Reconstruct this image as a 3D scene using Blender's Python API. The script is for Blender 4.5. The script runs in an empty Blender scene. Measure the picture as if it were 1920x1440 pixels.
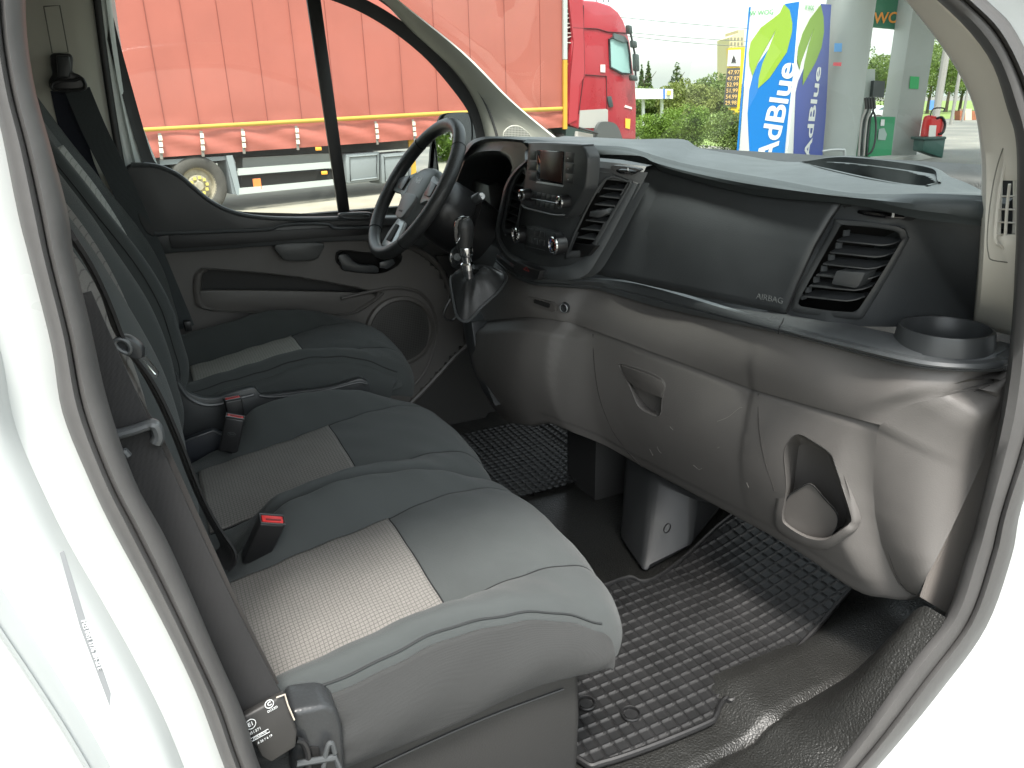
import bpy, bmesh, math, random
import numpy as np
from mathutils import Vector, Matrix
random.seed(7)
sc = bpy.context.scene
# ------------------------------------------------------------------ camera, sky, sun, exposure
F = 1397.0; CX, CY = 960.0, 720.0
def _basis(L, dn):
    l = np.array([L[0]-CX, L[1]-CY, F]); l /= np.linalg.norm(l)
    d = np.array([dn[0]-CX, dn[1]-CY, F]); d -= l*(d@l); d /= np.linalg.norm(d)
    X = np.cross(d, l)
    if X[0] < 0: X = -X
    return X, l, -d
BX, BY, BZ = _basis((242, 215), (1065, 4470))
CAM = np.array([0, 0, 1.08])
cd = bpy.data.cameras.new('camera'); cam = bpy.data.objects.new('camera', cd); sc.collection.objects.link(cam)
cd.sensor_width = 36; cd.lens = 36*F/1920; cd.clip_start = .02; cd.clip_end = 900
right = Vector((BX[0], BY[0], BZ[0])); down = Vector((BX[1], BY[1], BZ[1])); fwd = Vector((BX[2], BY[2], BZ[2]))
M = Matrix((right, -down, -fwd)).transposed().to_4x4(); M.translation = Vector(CAM); cam.matrix_world = M
sc.camera = cam
SUN_EL, SUN_AZ = math.radians(63), math.radians(200)    # azimuth from +Y clockwise: towards -X -Y
sdir = Vector((math.sin(SUN_AZ)*math.cos(SUN_EL), math.cos(SUN_AZ)*math.cos(SUN_EL), math.sin(SUN_EL)))
w = bpy.data.worlds.new("World"); sc.world = w; w.use_nodes = True
nt = w.node_tree; bg = nt.nodes['Background']
sky = nt.nodes.new('ShaderNodeTexSky'); sky.sky_type = 'NISHITA'; sky.sun_disc = False
sky.sun_elevation = SUN_EL; sky.sun_rotation = SUN_AZ; sky.dust_density = 4; sky.air_density = 1.3; sky.ozone_density = 1.5
hs = nt.nodes.new('ShaderNodeHueSaturation'); hs.inputs['Saturation'].default_value = .42; nt.links.new(sky.outputs[0], hs.inputs['Color'])
# thin high cloud veil, placed by direction on the dome
wt = nt.nodes.new('ShaderNodeTexCoord'); wm_ = nt.nodes.new('ShaderNodeMapping'); wm_.inputs['Scale'].default_value = (1, 1, 3.2); wn_ = nt.nodes.new('ShaderNodeTexNoise'); wn_.inputs['Scale'].default_value = 2.6; wn_.inputs['Detail'].default_value = 6
nt.links.new(wt.outputs['Generated'], wm_.inputs[0]); nt.links.new(wm_.outputs[0], wn_.inputs[0])
wr = nt.nodes.new('ShaderNodeMapRange'); wr.inputs[1].default_value = .35; wr.inputs[2].default_value = .7; wr.inputs[3].default_value = .25; wr.inputs[4].default_value = .8; nt.links.new(wn_.outputs[0], wr.inputs[0])
wx = nt.nodes.new('ShaderNodeMix'); wx.data_type = 'RGBA'; wx.inputs[7].default_value = (2.1, 2.36, 2.22, 1); nt.links.new(wr.outputs[0], wx.inputs[0]); nt.links.new(hs.outputs[0], wx.inputs[6])
nt.links.new(wx.outputs[2], bg.inputs[0]); bg.inputs[1].default_value = .15
sl = bpy.data.lights.new('sun', 'SUN'); sl.energy = 1.6; sl.angle = math.radians(10); sl.color = (1, .96, .9)
so = bpy.data.objects.new('sun', sl); sc.collection.objects.link(so)
so.rotation_euler = sdir.to_track_quat('Z', 'Y').to_euler()
sc.view_settings.view_transform = 'Standard'; sc.view_settings.look = 'None'; sc.view_settings.gamma = 1
sc.view_settings.exposure = 2.28; sc.view_settings.use_curve_mapping = False
sc.render.engine = 'CYCLES'; sc.cycles.max_bounces = 10; sc.cycles.transparent_max_bounces = 12; sc.cycles.diffuse_bounces = 5
sc.cycles.caustics_reflective = False; sc.cycles.caustics_refractive = False; sc.cycles.sample_clamp_indirect = 8
try: sc.cycles.use_denoising = True
except Exception: pass
# ------------------------------------------------------------------ sight-line geometry (photo pixel -> point on a real surface)
def ray(px, py):
    v = np.array([px-CX, py-CY, F]); return np.array([v@BX, v@BY, v@BZ])
def A(px, py, **k):
    r = ray(px, py); (n, val), = k.items(); i = 'xyz'.index(n)
    return Vector(CAM + r*((val-CAM[i])/r[i]))
def APL(px, py, p0, n):
    r = Vector(ray(px, py)); n = Vector(n); c = Vector(CAM)
    return c + r*((Vector(p0)-c).dot(n)/r.dot(n))
FH = Vector((fwd.x, fwd.y, 0)).normalized()
def AD(px, py, d):                      # vertical plane d metres ahead
    return APL(px, py, Vector((CAM[0], CAM[1], 0))+FH*d, FH)
def PROJ(p):
    v = np.array(p)-CAM; c = BX*v[0]+BY*v[1]+BZ*v[2]
    return CX+F*c[0]/c[2], CY+F*c[1]/c[2]
class Plan:
    def __init__(s, pts):
        a = np.array(pts); ys = np.linspace(a[0,1], a[-1,1], 400); xs = np.interp(ys, a[:,1], a[:,0]); st_ = ys[1]-ys[0]
        k = int(.045/st_); ker = np.hanning(2*k+1); ker /= ker.sum()
        xp = np.concatenate([xs[0]+(xs[0]-xs[1:k+1][::-1]), xs, xs[-1]+(xs[-1]-xs[-k-1:-1][::-1])]); s.ys = ys; s.xs = np.convolve(xp, ker, 'valid')
    def x(s, y): return float(np.interp(y, s.ys, s.xs))
    def __call__(s, px, py, off=0.):
        r = ray(px, py); lo, hi = .2/r[1], 6./r[1]
        for _ in range(50):
            m = (lo+hi)/2
            if (r*m)[0]-off-s.x((r*m)[1]) > 0: hi = m
            else: lo = m
        return Vector(CAM + r*m)
DPm = Plan([(1.203,.60),(1.19,.663),(1.112,.686),(1.063,.738),(1.035,.863),(1.019,.99),(1.012,1.15),(1.004,1.331),(.972,1.458),(.85,1.60),(.835,1.66),(.83,1.85),(.86,2.1),(.9,2.35)])
STK = Plan([(1.05,1.15),(1.03,1.25),(.99,1.33),(.92,1.385),(.845,1.45),(.825,1.50),(.82,1.6),(.82,2.2)])
LOW = Plan([(1.15,.655),(1.09,.69),(1.055,.738),(1.035,.863),(1.019,.99),(1.012,1.15),(.99,1.331),(.94,1.458),(.83,1.60),(.80,1.70),(.80,1.9),(.84,2.2)])
def catmull(pts, n=6, closed=False):
    P = [Vector(p) for p in pts]; N = len(P); out = []
    for i in range(N if closed else N-1):
        p1, p2 = P[i], P[(i+1) % N]
        p0 = P[(i-1) % N] if (closed or i > 0) else p1*2-p2
        p3 = P[(i+2) % N] if (closed or i < N-2) else p2*2-p1
        for j in range(n):
            t = j/n
            out.append(.5*((2*p1)+(p2-p0)*t+(2*p0-5*p1+4*p2-p3)*t*t+(3*p1-p0-3*p2+p3)*t**3))
    if not closed: out.append(P[-1])
    return out
def resample(pts, n, closed=False):
    P = [Vector(p) for p in pts]
    if closed: P = P+[P[0]]
    d = [0.]
    for i in range(1, len(P)): d.append(d[-1]+(P[i]-P[i-1]).length)
    a = np.array(P); t = np.linspace(0, d[-1], n+1 if closed else n)
    if closed: t = t[:-1]
    return [Vector((np.interp(x, d, a[:,0]), np.interp(x, d, a[:,1]), np.interp(x, d, a[:,2]))) for x in t]
def by_y(pts, ys):                      # resample a row of the dash at given y
    a = np.array(sorted([tuple(p) for p in pts], key=lambda p: p[1]))
    return [Vector((np.interp(y, a[:,1], a[:,0]), y, np.interp(y, a[:,1], a[:,2]))) for y in ys]
# ------------------------------------------------------------------ materials
MATS = {}
def mat(name, col, rough=.5, metal=0., bump=None, var=0., varscale=3., spec=.5, coat=0., sheen=0., emit=None, extra=None):
    if name in MATS: return MATS[name]
    m = bpy.data.materials.new(name); m.use_nodes = True; MATS[name] = m
    N, L = m.node_tree.nodes, m.node_tree.links; b = N['Principled BSDF']
    b.inputs['Base Color'].default_value = (*col, 1); b.inputs['Roughness'].default_value = rough
    b.inputs['Metallic'].default_value = metal; b.inputs['Specular IOR Level'].default_value = spec
    b.inputs['Coat Weight'].default_value = coat; b.inputs['Sheen Weight'].default_value = sheen
    if emit: b.inputs['Emission Color'].default_value = (*emit[0], 1); b.inputs['Emission Strength'].default_value = emit[1]
    tc = N.new('ShaderNodeTexCoord')
    if var > 0:
        n = N.new('ShaderNodeTexNoise'); n.inputs['Scale'].default_value = varscale; n.inputs['Detail'].default_value = 6; n.inputs['Roughness'].default_value = .65
        L.new(tc.outputs['Object'], n.inputs[0])
        r = N.new('ShaderNodeMapRange'); r.inputs[1].default_value = .3; r.inputs[2].default_value = .7; r.inputs[3].default_value = 1-var; r.inputs[4].default_value = 1+var
        L.new(n.outputs[0], r.inputs[0])
        x = N.new('ShaderNodeVectorMath'); x.operation = 'SCALE'; x.inputs[0].default_value = col; L.new(r.outputs[0], x.inputs['Scale'])
        L.new(x.outputs[0], b.inputs['Base Color'])
        r2 = N.new('ShaderNodeMapRange'); r2.inputs[1].default_value = .3; r2.inputs[2].default_value = .7; r2.inputs[3].default_value = max(0, rough-.07); r2.inputs[4].default_value = min(1, rough+.07)
        L.new(n.outputs[0], r2.inputs[0]); L.new(r2.outputs[0], b.inputs['Roughness'])
    if bump:
        kind, scale, strength, dist = bump
        if kind == 'voro':
            t = N.new('ShaderNodeTexVoronoi'); t.inputs['Scale'].default_value = scale; o = t.outputs['Distance']; t.feature = 'SMOOTH_F1'
        elif kind == 'noise':
            t = N.new('ShaderNodeTexNoise'); t.inputs['Scale'].default_value = scale; t.inputs['Detail'].default_value = 3; o = t.outputs[0]
        L.new(tc.outputs['Object'], t.inputs[0])
        bm = N.new('ShaderNodeBump'); bm.inputs['Strength'].default_value = strength; bm.inputs['Distance'].default_value = dist
        if kind == 'voro': bm.invert = True
        L.new(o, bm.inputs['Height']); L.new(bm.outputs[0], b.inputs['Normal'])
    if extra: extra(m, N, L, b, tc)
    return m
def weave(scale):
    def f(m, N, L, b, tc):
        outs = []
        for ax in ('X', 'Y', 'Z'):
            t = N.new('ShaderNodeTexWave'); t.bands_direction = ax; t.inputs['Scale'].default_value = scale; t.inputs['Distortion'].default_value = 1.2; t.inputs['Detail Scale'].default_value = 2
            L.new(tc.outputs['Object'], t.inputs[0]); outs.append(t.outputs['Fac'])
        a = N.new('ShaderNodeMath'); a.operation = 'ADD'; L.new(outs[0], a.inputs[0]); L.new(outs[1], a.inputs[1])
        c = N.new('ShaderNodeMath'); c.operation = 'ADD'; L.new(a.outputs[0], c.inputs[0]); L.new(outs[2], c.inputs[1])
        bm = N.new('ShaderNodeBump'); bm.inputs['Strength'].default_value = .35; bm.inputs['Distance'].default_value = .0006
        L.new(c.outputs[0], bm.inputs['Height']); L.new(bm.outputs[0], b.inputs['Normal'])
    return f
def grid_cloth(a, bb, base, dark):       # woven beige cloth with fine dark lines along and across
    def f(m, N, L, b, tc):
        sp = N.new('ShaderNodeSeparateXYZ'); nz = N.new('ShaderNodeTexNoise'); nz.inputs['Scale'].default_value = 14
        L.new(tc.outputs['Object'], nz.inputs[0])
        mx = N.new('ShaderNodeVectorMath'); mx.operation = 'SCALE'; mx.inputs['Scale'].default_value = .0035; L.new(nz.outputs['Color'], mx.inputs[0])
        ad = N.new('ShaderNodeVectorMath'); ad.operation = 'ADD'; L.new(tc.outputs['Object'], ad.inputs[0]); L.new(mx.outputs[0], ad.inputs[1])
        L.new(ad.outputs[0], sp.inputs[0]); last = None
        for ax, per, wd in ((0, a, .10), (1, bb, .13)):
            d = N.new('ShaderNodeMath'); d.operation = 'DIVIDE'; d.inputs[1].default_value = per; L.new(sp.outputs[ax], d.inputs[0])
            fr = N.new('ShaderNodeMath'); fr.operation = 'FRACT'; L.new(d.outputs[0], fr.inputs[0])
            s = N.new('ShaderNodeMath'); s.operation = 'SUBTRACT'; s.inputs[1].default_value = .5; L.new(fr.outputs[0], s.inputs[0])
            ab = N.new('ShaderNodeMath'); ab.operation = 'ABSOLUTE'; L.new(s.outputs[0], ab.inputs[0])
            mr = N.new('ShaderNodeMapRange'); mr.inputs[1].default_value = wd*.3; mr.inputs[2].default_value = wd*.9; mr.inputs[3].default_value = 1; mr.inputs[4].default_value = 0
            L.new(ab.outputs[0], mr.inputs[0])
            if last is None: last = mr
            else:
                q = N.new('ShaderNodeMath'); q.operation = 'MAXIMUM'; L.new(last.outputs[0], q.inputs[0]); L.new(mr.outputs[0], q.inputs[1]); last = q
        n2 = N.new('ShaderNodeTexNoise'); n2.inputs['Scale'].default_value = 500; L.new(tc.outputs['Object'], n2.inputs[0])
        c0 = N.new('ShaderNodeMix'); c0.data_type = 'RGBA'; c0.inputs[6].default_value = (*[v*.6 for v in base], 1); c0.inputs[7].default_value = (*[v*1.4 for v in base], 1); L.new(n2.outputs[0], c0.inputs[0])
        c1 = N.new('ShaderNodeMix'); c1.data_type = 'RGBA'; c1.inputs[7].default_value = (*dark, 1)
        mu = N.new('ShaderNodeMath'); mu.operation = 'MULTIPLY'; mu.inputs[1].default_value = .7; L.new(last.outputs[0], mu.inputs[0])
        L.new(mu.outputs[0], c1.inputs[0]); L.new(c0.outputs[2], c1.inputs[6]); L.new(c1.outputs[2], b.inputs['Base Color'])
        bm = N.new('ShaderNodeBump'); bm.inputs['Strength'].default_value = .4; bm.inputs['Distance'].default_value = .0008; bm.invert = True
        L.new(last.outputs[0], bm.inputs['Height']); L.new(bm.outputs[0], b.inputs['Normal'])
    return f
dash = mat('dash_plastic', (.043,.047,.050), .47, bump=('voro', 620, .35, .0006), var=.08, varscale=9)
dashtop = mat('dash_top_plastic', (.038,.046,.048), .50, bump=('voro', 620, .3, .0006), var=.06, varscale=7)
smooth_dark = mat('smooth_dark_plastic', (.040,.043,.045), .38, var=.08, varscale=12)
satin = mat('satin_dark_plastic', (.060,.065,.068), .33, var=.05, varscale=10)
grey = mat('warm_grey_plastic', (.106,.100,.095), .55, bump=('voro', 520, .38, .0006), var=.06, varscale=6)
grey_s = mat('warm_grey_smooth', (.092,.086,.081), .42, var=.06, varscale=8)
black = mat('black_plastic', (.017,.017,.018), .35, var=.1, varscale=20)
void = mat('matt_black', (.004,.004,.004), .8)
gloss = mat('gloss_black', (.006,.006,.007), .08, coat=.5)
leather = mat('black_leather', (.030,.031,.032), .42, bump=('voro', 420, .4, .0007), var=.1, varscale=20)
def perforated(m, N, L, b, tc):
    t = N.new('ShaderNodeTexVoronoi'); t.inputs['Scale'].default_value = 260; t.inputs['Randomness'].default_value = 0; L.new(tc.outputs['Object'], t.inputs[0])
    r = N.new('ShaderNodeMapRange'); r.inputs[1].default_value = .25; r.inputs[2].default_value = .35; L.new(t.outputs['Distance'], r.inputs[0])
    bm = N.new('ShaderNodeBump'); bm.inputs['Strength'].default_value = .8; bm.inputs['Distance'].default_value = .001; L.new(r.outputs[0], bm.inputs['Height']); L.new(bm.outputs[0], b.inputs['Normal'])
leather_p = mat('perforated_leather', (.027,.028,.029), .42, extra=perforated)
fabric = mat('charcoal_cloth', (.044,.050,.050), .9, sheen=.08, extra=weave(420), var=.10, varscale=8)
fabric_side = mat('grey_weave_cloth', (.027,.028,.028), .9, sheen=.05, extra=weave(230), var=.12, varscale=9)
beige = mat('beige_grid_cloth', (.2,.19,.17), .9, extra=grid_cloth(.0058, .0068, (.165,.158,.148), (.036,.034,.033)))
stripe = mat('beige_ribbed_lit', (.2,.19,.17), .9, extra=grid_cloth(.0070, .0075, (.30,.30,.28), (.12,.12,.11)))  # paler beige: light missing on the far seat is put into the colour
seam = mat('dark_seam', (.006,.007,.008), .9)
webbing = mat('belt_webbing', (.020,.020,.021), .7, extra=weave(300), var=.08, varscale=14)
web_navy = mat('navy_belt_webbing', (.007,.010,.022), .7, extra=weave(300))
red_p = mat('red_plastic', (.62,.035,.035), .35)
chrome = mat('chrome', (.75,.75,.75), .12, 1)
silver = mat('silver_plastic', (.45,.47,.48), .32, .35)
white_paint = mat('white_paint', (.46,.485,.48), .28, coat=.4, var=.02, varscale=2)
seal_m = mat('rubber_seal', (.075,.073,.072), .5, bump=('noise', 60, .15, .003), var=.10, varscale=8)
seal_dark = mat('dark_rubber', (.018,.018,.018), .5, var=.15, varscale=20)
trim = mat('greige_trim', (.50,.49,.43), .75, bump=('noise', 500, .2, .0004), var=.04, varscale=5)
trim_white = mat('pale_trim', (.62,.60,.54), .6, bump=('noise', 400, .12, .0004), var=.03, varscale=6)
head = mat('headliner_cloth', (.62,.61,.57), .9)
vinyl = mat('pebbled_vinyl', (.016,.016,.015), .40, spec=.5, bump=('voro', 300, .7, .0019), var=.12, varscale=10)
vinyl_s = mat('floor_vinyl', (.020,.022,.022), .5, bump=('voro', 420, .5, .001), var=.15, varscale=6)
rubber = mat('mat_rubber', (.011,.011,.0115), .5, bump=('noise', 90, .25, .001), var=.22, varscale=11)
def ghost(name, tint, refl):
    m = bpy.data.materials.new(name); m.use_nodes = True; N, L = m.node_tree.nodes, m.node_tree.links
    for n in list(N):
        if n.type != 'OUTPUT_MATERIAL': N.remove(n)
    t = N.new('ShaderNodeBsdfTransparent'); t.inputs[0].default_value = (*tint, 1)
    g = N.new('ShaderNodeBsdfGlossy'); g.inputs['Roughness'].default_value = .01
    lw = N.new('ShaderNodeLayerWeight'); lw.inputs[0].default_value = .5
    pw_ = N.new('ShaderNodeMath'); pw_.operation = 'POWER'; pw_.inputs[1].default_value = 5; L.new(lw.outputs['Facing'], pw_.inputs[0])
    fr = N.new('ShaderNodeMath'); fr.operation = 'MULTIPLY_ADD'; fr.inputs[1].default_value = .8; fr.inputs[2].default_value = refl; L.new(pw_.outputs[0], fr.inputs[0])
    mx = N.new('ShaderNodeMixShader'); L.new(fr.outputs[0], mx.inputs[0]); L.new(t.outputs[0], mx.inputs[1]); L.new(g.outputs[0], mx.inputs[2])
    L.new(mx.outputs[0], N['Material Output'].inputs[0]); return m
glass = ghost('window_glass', (.83,.88,.85), .025)
mirror_m = mat('mirror_silver', (.85,.88,.86), .01, 1)
# ------------------------------------------------------------------ object helpers
C = sc.collection
ORG = {}
def thing(name, label, cat, loc=(0,0,0), group=None):
    o = bpy.data.objects.new(name, None); C.objects.link(o); o.location = loc; o.empty_display_size = .05
    o['label'] = label; o['category'] = cat; ORG[o.name] = Vector(loc)
    if group: o['group'] = group
    return o
def tag(o, label, cat, group=None):
    o['label'] = label; o['category'] = cat
    if group: o['group'] = group
    return o
class MB:
    def __init__(s): s.v = []; s.f = []; s.m = []; s.cur = 0
    def add(s, v, f):
        o = len(s.v); s.v += [Vector(p) for p in v]; s.f += [tuple(i+o for i in q) for q in f]; s.m += [s.cur]*len(f); return s
    def grid(s, rows, cu=False, cv=False, skip=None):
        n, m_ = len(rows), len(rows[0]); v = [p for r in rows for p in r]; f = []
        for i in range(n if cu else n-1):
            for j in range(m_ if cv else m_-1):
                a, b, c, d = i*m_+j, i*m_+(j+1) % m_, ((i+1) % n)*m_+(j+1) % m_, ((i+1) % n)*m_+j
                if skip and skip((Vector(v[a])+Vector(v[b])+Vector(v[c])+Vector(v[d]))/4): continue
                f.append((a, b, c, d))
        return s.add(v, f)
    def tube(s, pts, r, n=8, closed=False, caps=True, flat=None):
        P = [Vector(p) for p in pts]; N = len(P); rows = []
        up = None
        for i in range(N):
            a = P[(i-1) % N] if (closed or i) else P[i]; b = P[(i+1) % N] if (closed or i < N-1) else P[i]
            t = (b-a).normalized()
            if up is None:
                up = Vector((0,0,1)) if abs(t.z) < .9 else Vector((1,0,0))
            e = t.cross(up).normalized(); up = e.cross(t).normalized()
            rr = r[i] if isinstance(r, (list, tuple)) else r
            rows.append([P[i]+e*rr*math.cos(2*math.pi*k/n)+up*rr*(flat or 1)*math.sin(2*math.pi*k/n) for k in range(n)])
        o = len(s.v); s.grid(rows, cu=closed, cv=True)
        if caps and not closed:
            s.f.append(tuple(range(o+n-1, o-1, -1))); s.f.append(tuple(range(o+(N-1)*n, o+N*n))); s.m += [s.cur]*2
        return s
    def ribbon(s, pts, nrm, wd, th):
        P = [Vector(p) for p in pts]; rows = []
        for i in range(len(P)):
            t = (P[min(i+1, len(P)-1)]-P[max(i-1, 0)]).normalized()
            nn = Vector(nrm[i]) if isinstance(nrm[0], (list, tuple, Vector)) else Vector(nrm)
            e = t.cross(nn).normalized(); k = e.cross(t).normalized()
            w_ = wd[i] if isinstance(wd, (list, tuple)) else wd
            rows.append([P[i]+e*w_/2+k*th/2, P[i]-e*w_/2+k*th/2, P[i]-e*w_/2-k*th/2, P[i]+e*w_/2-k*th/2])
        o = len(s.v); s.grid(rows, cv=True); n = len(P)
        s.f += [(o+3, o+2, o+1, o), (o+4*n-4, o+4*n-3, o+4*n-2, o+4*n-1)]; s.m += [s.cur]*2
        return s
    def prism(s, poly, d):
        P = [Vector(p) for p in poly]; d = Vector(d); n = len(P)
        return s.add(P+[p+d for p in P], [tuple(range(n)), tuple(range(2*n-1, n-1, -1))]+[(i, i+n, (i+1) % n+n, (i+1) % n) for i in range(n)])
    def ring(s, outer, inner, d=None):
        n = len(outer); f = [(i, (i+1) % n, (i+1) % n+n, i+n) for i in range(n)]
        s.add(list(outer)+list(inner), f)
        if d is not None:
            d = Vector(d); s.grid([list(outer), [Vector(p)+d for p in outer]], cv=True); s.grid([list(inner), [Vector(p)+d for p in inner]], cv=True)
        return s
    def box(s, c, size, rot=None):
        c = Vector(c); R = rot or Matrix.Identity(3); h = Vector(size)/2
        v = [c+R@Vector((h.x*a, h.y*b, h.z*e)) for a in (-1,1) for b in (-1,1) for e in (-1,1)]
        return s.add(v, [(0,1,3,2),(4,6,7,5),(0,4,5,1),(2,3,7,6),(0,2,6,4),(1,5,7,3)])
    def lathe(s, c, axis, prof, n=32, cap=False):
        ax = Vector(axis).normalized(); u = ax.orthogonal().normalized(); k = ax.cross(u); c = Vector(c)
        rows = [[c+ax*h+(u*math.cos(2*math.pi*i/n)+k*math.sin(2*math.pi*i/n))*r for i in range(n)] for r, h in prof]
        o = len(s.v); s.grid(rows, cv=True)
        if cap:
            s.f.append(tuple(o+i for i in range(n))); s.f.append(tuple(o+(len(prof)-1)*n+i for i in range(n-1, -1, -1))); s.m += [s.cur]*2
        return s
    def build(s, name, m, parent=None, bevel=0., seg=2, sharp=35, solid=0., mats=None, sub=0, loc=None):
        org = ORG[parent.name] if parent else Vector(loc or (0,0,0))
        me = bpy.data.meshes.new(name); me.from_pydata([tuple(p-org) for p in s.v], [], s.f)
        for mm in (mats or [m]): me.materials.append(mm)
        if mats: me.polygons.foreach_set('material_index', s.m)
        me.validate()
        if True:
            bm = bmesh.new(); bm.from_mesh(me)
            bmesh.ops.remove_doubles(bm, verts=bm.verts, dist=1e-5)
            bmesh.ops.recalc_face_normals(bm, faces=bm.faces)
            if bevel:
                ed = [e for e in bm.edges if len(e.link_faces) == 2 and e.calc_face_angle(0) > .5]
                bmesh.ops.bevel(bm, geom=ed, offset=bevel, segments=seg, profile=.5, affect='EDGES', clamp_overlap=True)
            bm.to_mesh(me); bm.free()
        me.polygons.foreach_set('use_smooth', [True]*len(me.polygons)); me.set_sharp_from_angle(angle=math.radians(sharp))
        o = bpy.data.objects.new(name, me); C.objects.link(o)
        if parent: o.parent = parent
        else: o.location = org
        ORG[o.name] = org
        if solid: md = o.modifiers.new('thickness', 'SOLIDIFY'); md.thickness = solid; md.offset = 0
        if sub: md = o.modifiers.new('sub', 'SUBSURF'); md.levels = sub; md.render_levels = sub
        return o
def text(body, org, ux, uy, size, m, parent, name='lettering', bold=0., depth=.0004, align='CENTER', sx=1.):
    cu = bpy.data.curves.new('t', 'FONT'); cu.body = body; cu.size = size; cu.align_x = align; cu.align_y = 'CENTER'; cu.offset = bold*size; cu.extrude = depth; cu.resolution_u = 4
    o = bpy.data.objects.new('t', cu); C.objects.link(o)
    me = bpy.data.meshes.new_from_object(o.evaluated_get(bpy.context.evaluated_depsgraph_get())); bpy.data.objects.remove(o); bpy.data.curves.remove(cu)
    ux = Vector(ux).normalized(); uy = Vector(uy); uy = (uy-ux*uy.dot(ux)).normalized(); uz = ux.cross(uy)
    Mx = Matrix((ux, uy, uz)).transposed().to_4x4(); Mx.translation = Vector(org)-ORG[parent.name]
    me.transform(Matrix.Diagonal((sx,1,1,1))); me.transform(Mx); me.materials.clear(); me.materials.append(m); ob = bpy.data.objects.new(name, me); C.objects.link(ob); ob.parent = parent; ORG[ob.name] = ORG[parent.name]; me.name = name
    return ob
def holed(mb, rows, polys):
    """grid with clean-edged openings: vertices just inside an opening are drawn back to its edge"""
    n, m = len(rows), len(rows[0]); R_ = [[Vector(p) for p in r] for r in rows]; ins = [[-1]*m for _ in range(n)]
    bb = [(min(q[0] for q in P), max(q[0] for q in P), min(q[1] for q in P), max(q[1] for q in P)) for P in polys]
    for i in range(n):
        for j in range(m):
            q = PROJ(R_[i][j])
            for k, P in enumerate(polys):
                if bb[k][0] <= q[0] <= bb[k][1] and bb[k][2] <= q[1] <= bb[k][3] and inpoly(q, P): ins[i][j] = k
    S_ = [[p.copy() for p in r] for r in R_]
    for i in range(n):
        for j in range(m):
            k = ins[i][j]
            if k < 0: continue
            if all(ins[min(max(i+a,0),n-1)][min(max(j+b,0),m-1)] >= 0 for a in (-1,0,1) for b in (-1,0,1)): continue
            q = np.array(PROJ(R_[i][j])); P = np.array(polys[k], float); best = None
            for t in range(len(P)):
                a, b = P[t], P[(t+1) % len(P)]; u = b-a; s_ = max(0, min(1, (q-a)@u/(u@u+1e-9))); c = a+u*s_; d = ((q-c)**2).sum()
                if best is None or d < best[0]: best = (d, c)
            i0, i1, j0, j1 = max(i-1,0), min(i+1,n-1), max(j-1,0), min(j+1,m-1)
            nn = (R_[i1][j]-R_[i0][j]).cross(R_[i][j1]-R_[i][j0]).normalized(); S_[i][j] = APL(best[1][0], best[1][1], R_[i][j], nn)
    o = len(mb.v); mb.v += [p for r in S_ for p in r]
    for i in range(n-1):
        for j in range(m-1):
            if min(ins[i][j], ins[i+1][j], ins[i][j+1], ins[i+1][j+1]) >= 0: continue
            mb.f.append((o+i*m+j, o+i*m+j+1, o+(i+1)*m+j+1, o+(i+1)*m+j)); mb.m.append(mb.cur)
    return mb
def smooth_poly(P, n=5): return [(p.x, p.y) for p in catmull([Vector((x, y, 0)) for x, y in P], n, True)]
def SURF(rows):
    P_ = np.array([[tuple(p) for p in r] for r in rows]); V = P_-CAM
    w_ = V@BZc; pr = np.stack([CX+F*(V@BXc)/w_, CY+F*(V@BYc)/w_], -1)
    def f(px, py, o=0.):
        d = ((pr-np.array([px,py]))**2).sum(-1); i, j = np.unravel_index(np.argmin(d), d.shape)
        i = min(max(i,1), P_.shape[0]-2); j = min(max(j,1), P_.shape[1]-2)
        n = Vector(np.cross(P_[i+1,j]-P_[i-1,j], P_[i,j+1]-P_[i,j-1])).normalized(); c = Vector(P_[i,j])
        if n.dot(c-Vector(CAM)) > 0: n = -n
        if o >= 0 or True: return APL(px, py, c+n*o, n)
    return f
BXc, BYc, BZc = [np.array((BX[k], BY[k], BZ[k])) for k in range(3)]
def inpoly(p, poly):
    x, y = p; c = False; n = len(poly)
    for i in range(n):
        x1, y1 = poly[i]; x2, y2 = poly[(i+1) % n]
        if (y1 > y) != (y2 > y) and x < (x2-x1)*(y-y1)/(y2-y1)+x1: c = not c
    return c
def sm(t): t = max(0., min(1., t)); return t*t*(3-2*t)
# ================================================================== THE VAN SHELL
ORGN = (0, 0, 0)
van = thing('van', 'white van body around the open doorway, with grey rubber seal and pale pillar trims', 'van', (.4, 1.5, -.52))
IN = [(45,0),(60,150),(100,300),(125,400),(137,483),(167,608),(200,754),(250,900),(308,1008),(358,1117),(408,1233),(454,1337),(487,1440),(560,1600),(800,1750),(1150,1730),(1400,1590),(1559,1440),(1700,1250),(1775,1152),(1812,1044),(1833,977),(1877,785),(1899,615),(1907,427),(1907,278),(1890,205),(1852,103),(1758,0),(1600,-110),(1300,-260),(700,-330),(200,-300),(60,-150)]
OUT = [(-40,0),(-20,150),(5,260),(33,400),(54,483),(96,650),(117,775),(167,900),(208,987),(267,1096),(325,1208),(375,1317),(421,1440),(500,1640),(780,1830),(1180,1800),(1450,1650),(1644,1440),(1770,1288),(1850,1175),(1897,1044),(1916,950),(1975,785),(1990,615),(1985,427),(1975,278),(1960,180),(1905,60),(1850,0),(1680,-150),(1320,-330),(700,-410),(150,-380),(-30,-170)]
def lerp2(a, b, t): return (a[0]+(b[0]-a[0])*t, a[1]+(b[1]-a[1])*t)
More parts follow.
